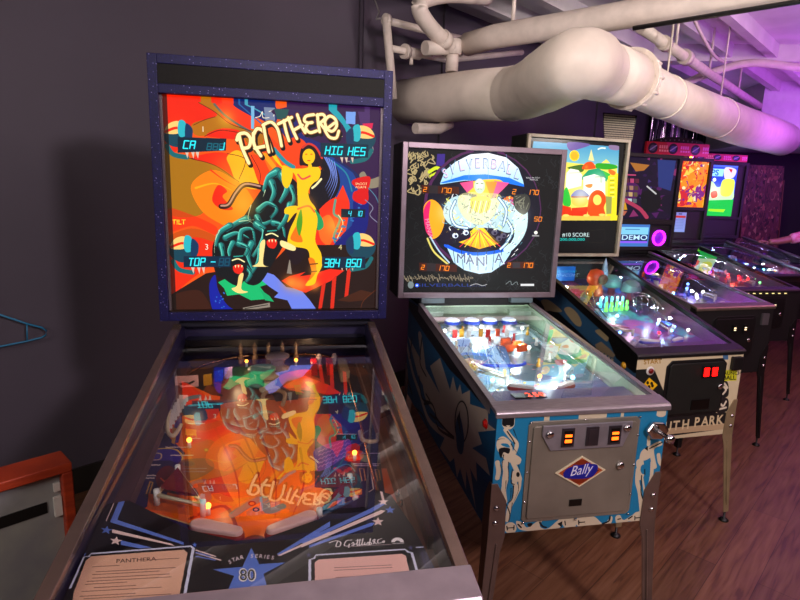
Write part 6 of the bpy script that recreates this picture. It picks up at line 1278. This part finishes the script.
# glittering tinsel curtain on the far wall
b = B(); rnd = random.Random(8)
for i in range(420):
    s_ = rnd.uniform(6.6, 8.55); z1 = 2.84; L_ = rnd.uniform(.75, 1.0); o_ = rnd.uniform(.04, .12); a_ = wp(s_, o_, z1); d_ = wp(s_+rnd.uniform(.008, .018), o_+rnd.uniform(-.02, .02), z1)
    prev = (a_, d_)
    for j in range(4):
        t = Vector((rnd.uniform(-.012, .012), rnd.uniform(-.012, .012), -L_/4)); nx = (prev[0]+t, prev[1]+t+NRM*rnd.uniform(-.01, .01)); b.face([b.bm.verts.new(p) for p in (prev[0], prev[1], nx[1], nx[0])], i % 3 != 0); prev = nx
tag(b.build('tinsel_curtain', [mat('silver_violet_foil', (.85, .80, .88), rough=.15, metal=1, var=.3, scale=40), mat('dark_violet_foil', (.10, .05, .16), rough=.3, metal=.5)], normals=False), 'silver foil strip curtain hanging high on the violet wall', 'curtain', kind='stuff')
# leaning mottled board beyond the last machine
e = empty('mottled_board', (4.75, 7.45, 0), .1); tag(e, 'tall brown and pink mottled board leaning near the far right corner', 'board')
lean = Matrix.Rotation(math.radians(6), 4, 'Y')
def leanbox(x0, x1, y0, y1, z0_, z1_, nm, m, bv=0):
    b = B(); b.box(x0, x1, y0, y1, z0_, z1_)
    bmesh.ops.transform(b.bm, matrix=Matrix.Shear('XY', 4, (0, 0)) if 0 else Matrix(((1, 0, -.075, 0), (0, 1, .0, 0), (0, 0, 1, 0), (0, 0, 0, 1))), verts=b.bm.verts); return b.build(nm, m, e, bevel=bv)
pb = leanbox(-.22, .30, 0, .04, 0, 1.98, 'printed_face', art_mat('mottled_board_print', art_panel(), rough=.6)); set_uv(pb, lambda v: ((v.x+.22+.075*v.z)/.52, v.z/1.98))
leanbox(-.235, -.22, -.01, .05, 0, 1.99, 'edge_strip', mat('dusty_rose_edge', (.35, .20, .18), rough=.5)); leanbox(.30, .312, -.01, .05, 0, 1.80, 'edge_strip', mat('dusty_rose_edge', (.35, .20, .18), rough=.5))
for z in (.5, 1.3): leanbox(-.22, .30, .04, .07, z, z+.05, 'back_batten', BLKP)
# ------------------------------------------------------------------ person reaching in at the right edge
def skin_body(name, V, E_, R, m, parent, sub_=2, rootv=0, smooth=True):
    me = bpy.data.meshes.new(name); me.from_pydata(V, E_, []); me.materials.append(m); o = bpy.data.objects.new(name, me); COL.objects.link(o)
    if parent: o.parent = parent
    md = o.modifiers.new('skin', 'SKIN'); md.use_smooth_shade = True
    for i, r in enumerate(R): sv = me.skin_vertices[0].data[i]; sv.radius = r if isinstance(r, tuple) else (r, r); sv.use_root = (i == rootv)
    s2 = o.modifiers.new('sub', 'SUBSURF'); s2.levels = s2.render_levels = sub_; return o
SKIN = mat('skin_tone', (.50, .33, .27), rough=.5, var=.06); SHIRT = mat('pink_floral_shirt', (.72, .32, .42), rough=.7, col2=(.80, .62, .66), scale=26); JEAN = mat('dark_trousers', (.06, .06, .09), rough=.8); HAIR = mat('dark_hair', (.05, .035, .03), rough=.6)
pe = empty('person', (4.35, 5.5, 0), 0); tag(pe, 'person in pink floral shirt reaching an arm over the last machine from the right', 'person')
# local frame: x to the right, y away; facing -x
V = [(0, 0, .98), (0, 0, 1.18), (-.01, 0, 1.38), (-.02, 0, 1.47), (-.03, 0, 1.56), (-.04, 0, 1.66),
     (-.03, -.18, 1.40), (0, -.25, 1.15), (-.10, -.25, .93), (-.12, -.25, .86),
     (-.02, .18, 1.40), (-.24, .27, 1.19), (-.50, .28, 1.125), (-.60, .28, 1.12),
     (0, -.09, .90), (-.02, -.10, .50), (.02, -.10, .08), (-.12, -.10, .045),
     (0, .09, .90), (-.02, .10, .50), (.02, .10, .08), (-.12, .10, .045)]
E_ = [(0, 1), (1, 2), (2, 3), (3, 4), (4, 5), (2, 6), (6, 7), (7, 8), (8, 9), (2, 10), (10, 11), (11, 12), (12, 13), (0, 14), (14, 15), (15, 16), (16, 17), (0, 18), (18, 19), (19, 20), (20, 21)]
R = [(.12, .15), (.11, .14), (.12, .16), (.055, .055), (.07, .065), (.085, .075), .06, .046, .036, .028, .06, .046, .036, .028, .085, .058, .042, .035, .085, .058, .042, .035]
body = skin_body('body', V, E_, R, SKIN, pe)
for k_, (dy, ln, dz) in enumerate(((-.030, .070, .0), (-.010, .080, .004), (.010, .075, .003), (.028, .058, 0), (-.050, .045, .0))):
    b_ = (-.62, .28+dy*.8, 1.12); p1 = (-.62-ln*.6, .28+dy*1.2, 1.127+dz); p2 = (-.62-ln, .28+dy*1.25, 1.105+dz)
    if k_ == 4: p1 = (-.63, .28-.055, 1.117); p2 = (-.655, .28-.070, 1.105)
    skin_body('finger', [b_, p1, p2], [(0, 1), (1, 2)], [.010, .009, .007], SKIN, body, 1)
skin_body('shirt', [(0, 0, .92), (0, 0, 1.18), (-.01, 0, 1.38), (-.02, 0, 1.44), (-.03, -.18, 1.40), (0, -.25, 1.15), (-.05, -.25, 1.04), (-.02, .18, 1.40), (-.24, .27, 1.19), (-.40, .276, 1.150)], [(0, 1), (1, 2), (2, 3), (2, 4), (4, 5), (5, 6), (2, 7), (7, 8), (8, 9)], [(.145, .18), (.13, .165), (.135, .18), (.07, .07), .075, .062, .058, .075, .062, .058], SHIRT, pe)
skin_body('trousers', [(0, 0, .97), (0, -.09, .90), (-.02, -.10, .50), (.02, -.10, .12), (0, .09, .90), (-.02, .10, .50), (.02, .10, .12)], [(0, 1), (1, 2), (2, 3), (0, 4), (4, 5), (5, 6)], [(.135, .165), .10, .07, .06, .10, .07, .06], JEAN, pe)
for sy in (-.1, .1): b = B(); b.box(-.17, .07, sy-.045, sy+.045, 0, .075); b.build('shoe', PLK, pe, bevel=.025, seg=3)
b = B(); spheres(b, (-.02, 0, 1.685), .105, sz=1.05, n=20); b.build('hair', HAIR, pe)
b = B(); b.prism([(-.15, 1.635), (-.115, 1.665), (-.115, 1.625)], 'y', -.012, .012); b.build('nose', SKIN, pe)
for sy in (-.03, .03): b = B(); spheres(b, (-.122, sy, 1.675), .010); b.build('eye', PLK, pe)
b = B(); b.box(-.125, -.118, -.022, .022, 1.600, 1.608); b.build('mouth', mat('lip_tone', (.45, .18, .17)), pe)

# ------------------------------------------------------------------ lights of the room and added fills
def look(o, target): o.rotation_euler = (Vector(target)-o.location).to_track_quat('-Z', 'Y').to_euler()
l = lamp('unseen_room_light', 'AREA', (1.6, -.7, 2.55), 58, (1, .84, .90), .3); look(l, (.3, 2.2, 1.0))
l = lamp('unseen_room_light', 'AREA', (-1.6, -1.6, 2.80), 90, (1, .90, .82), 1.4); look(l, (.3, 1.6, .6))  # added soft fill from behind the camera, no fixture known there
l = lamp('unseen_room_light', 'AREA', (3.2, .8, 2.80), 38, (1, .74, .80), .9); look(l, (2.2, 2.6, .5))
l = lamp('added_pipe_fill', 'AREA', (-.25, .55, 2.28), 13, (1, .88, .82), .45, spread=1.9); look(l, (1.1, 3.2, 2.62))  # added unseen light, floats below the ceiling to brighten the pipes
l = lamp('added_pipe_fill', 'AREA', (2.5, 1.7, 2.2), 13, (1, .90, .84), .4, spread=1.5); look(l, (1.1, 4.3, 2.95))  # second added fill, lifts the ceiling boards near the wall
VI = (.58, .12, 1)
for p, t, e_, s_ in (((4.1, 4.6, 1.9), (3.9, 6.2, 2.7), 30, .9), ((5.6, 5.2, 2.0), (5.2, 6.7, 2.6), 26, .5), ((2.6, 3.6, 2.35), (3.0, 4.9, 2.8), 6, .3)):
    l = lamp('violet_wash_light', 'AREA', p, e_, VI, s_); look(l, t)
l = lamp('rose_floor_wash', 'AREA', (4.4, 3.2, 2.7), 24, (1, .30, .65), .8); look(l, (2.9, 3.4, 0))
w_ = bpy.data.worlds.new('world'); sc.world = w_; w_.use_nodes = True; w_.node_tree.nodes['Background'].inputs[0].default_value = (.05, .04, .06, 1); w_.node_tree.nodes['Background'].inputs[1].default_value = .4
# ------------------------------------------------------------------ camera
cam = bpy.data.cameras.new('camera'); cam.sensor_width = 36; cam.lens = 560.5/800*36; cam.clip_start = .02; co = bpy.data.objects.new('camera', cam); COL.objects.link(co); co.location = (0, 0, 1.5269)
co.matrix_world = Matrix.Translation((0, 0, 1.5269)) @ Matrix.Rotation(PI/2-.1958, 4, 'X') @ Matrix.Rotation(.0341, 4, 'Z')
sc.camera = co
sc.view_settings.view_transform = 'Standard'; sc.view_settings.look = 'None'; sc.view_settings.exposure = 0; sc.view_settings.gamma = 1
sc.cycles.use_denoising = True; sc.cycles.max_bounces = 8; sc.cycles.transparent_max_bounces = 12; sc.cycles.caustics_reflective = False; sc.cycles.caustics_refractive = False; sc.cycles.sample_clamp_indirect = 6
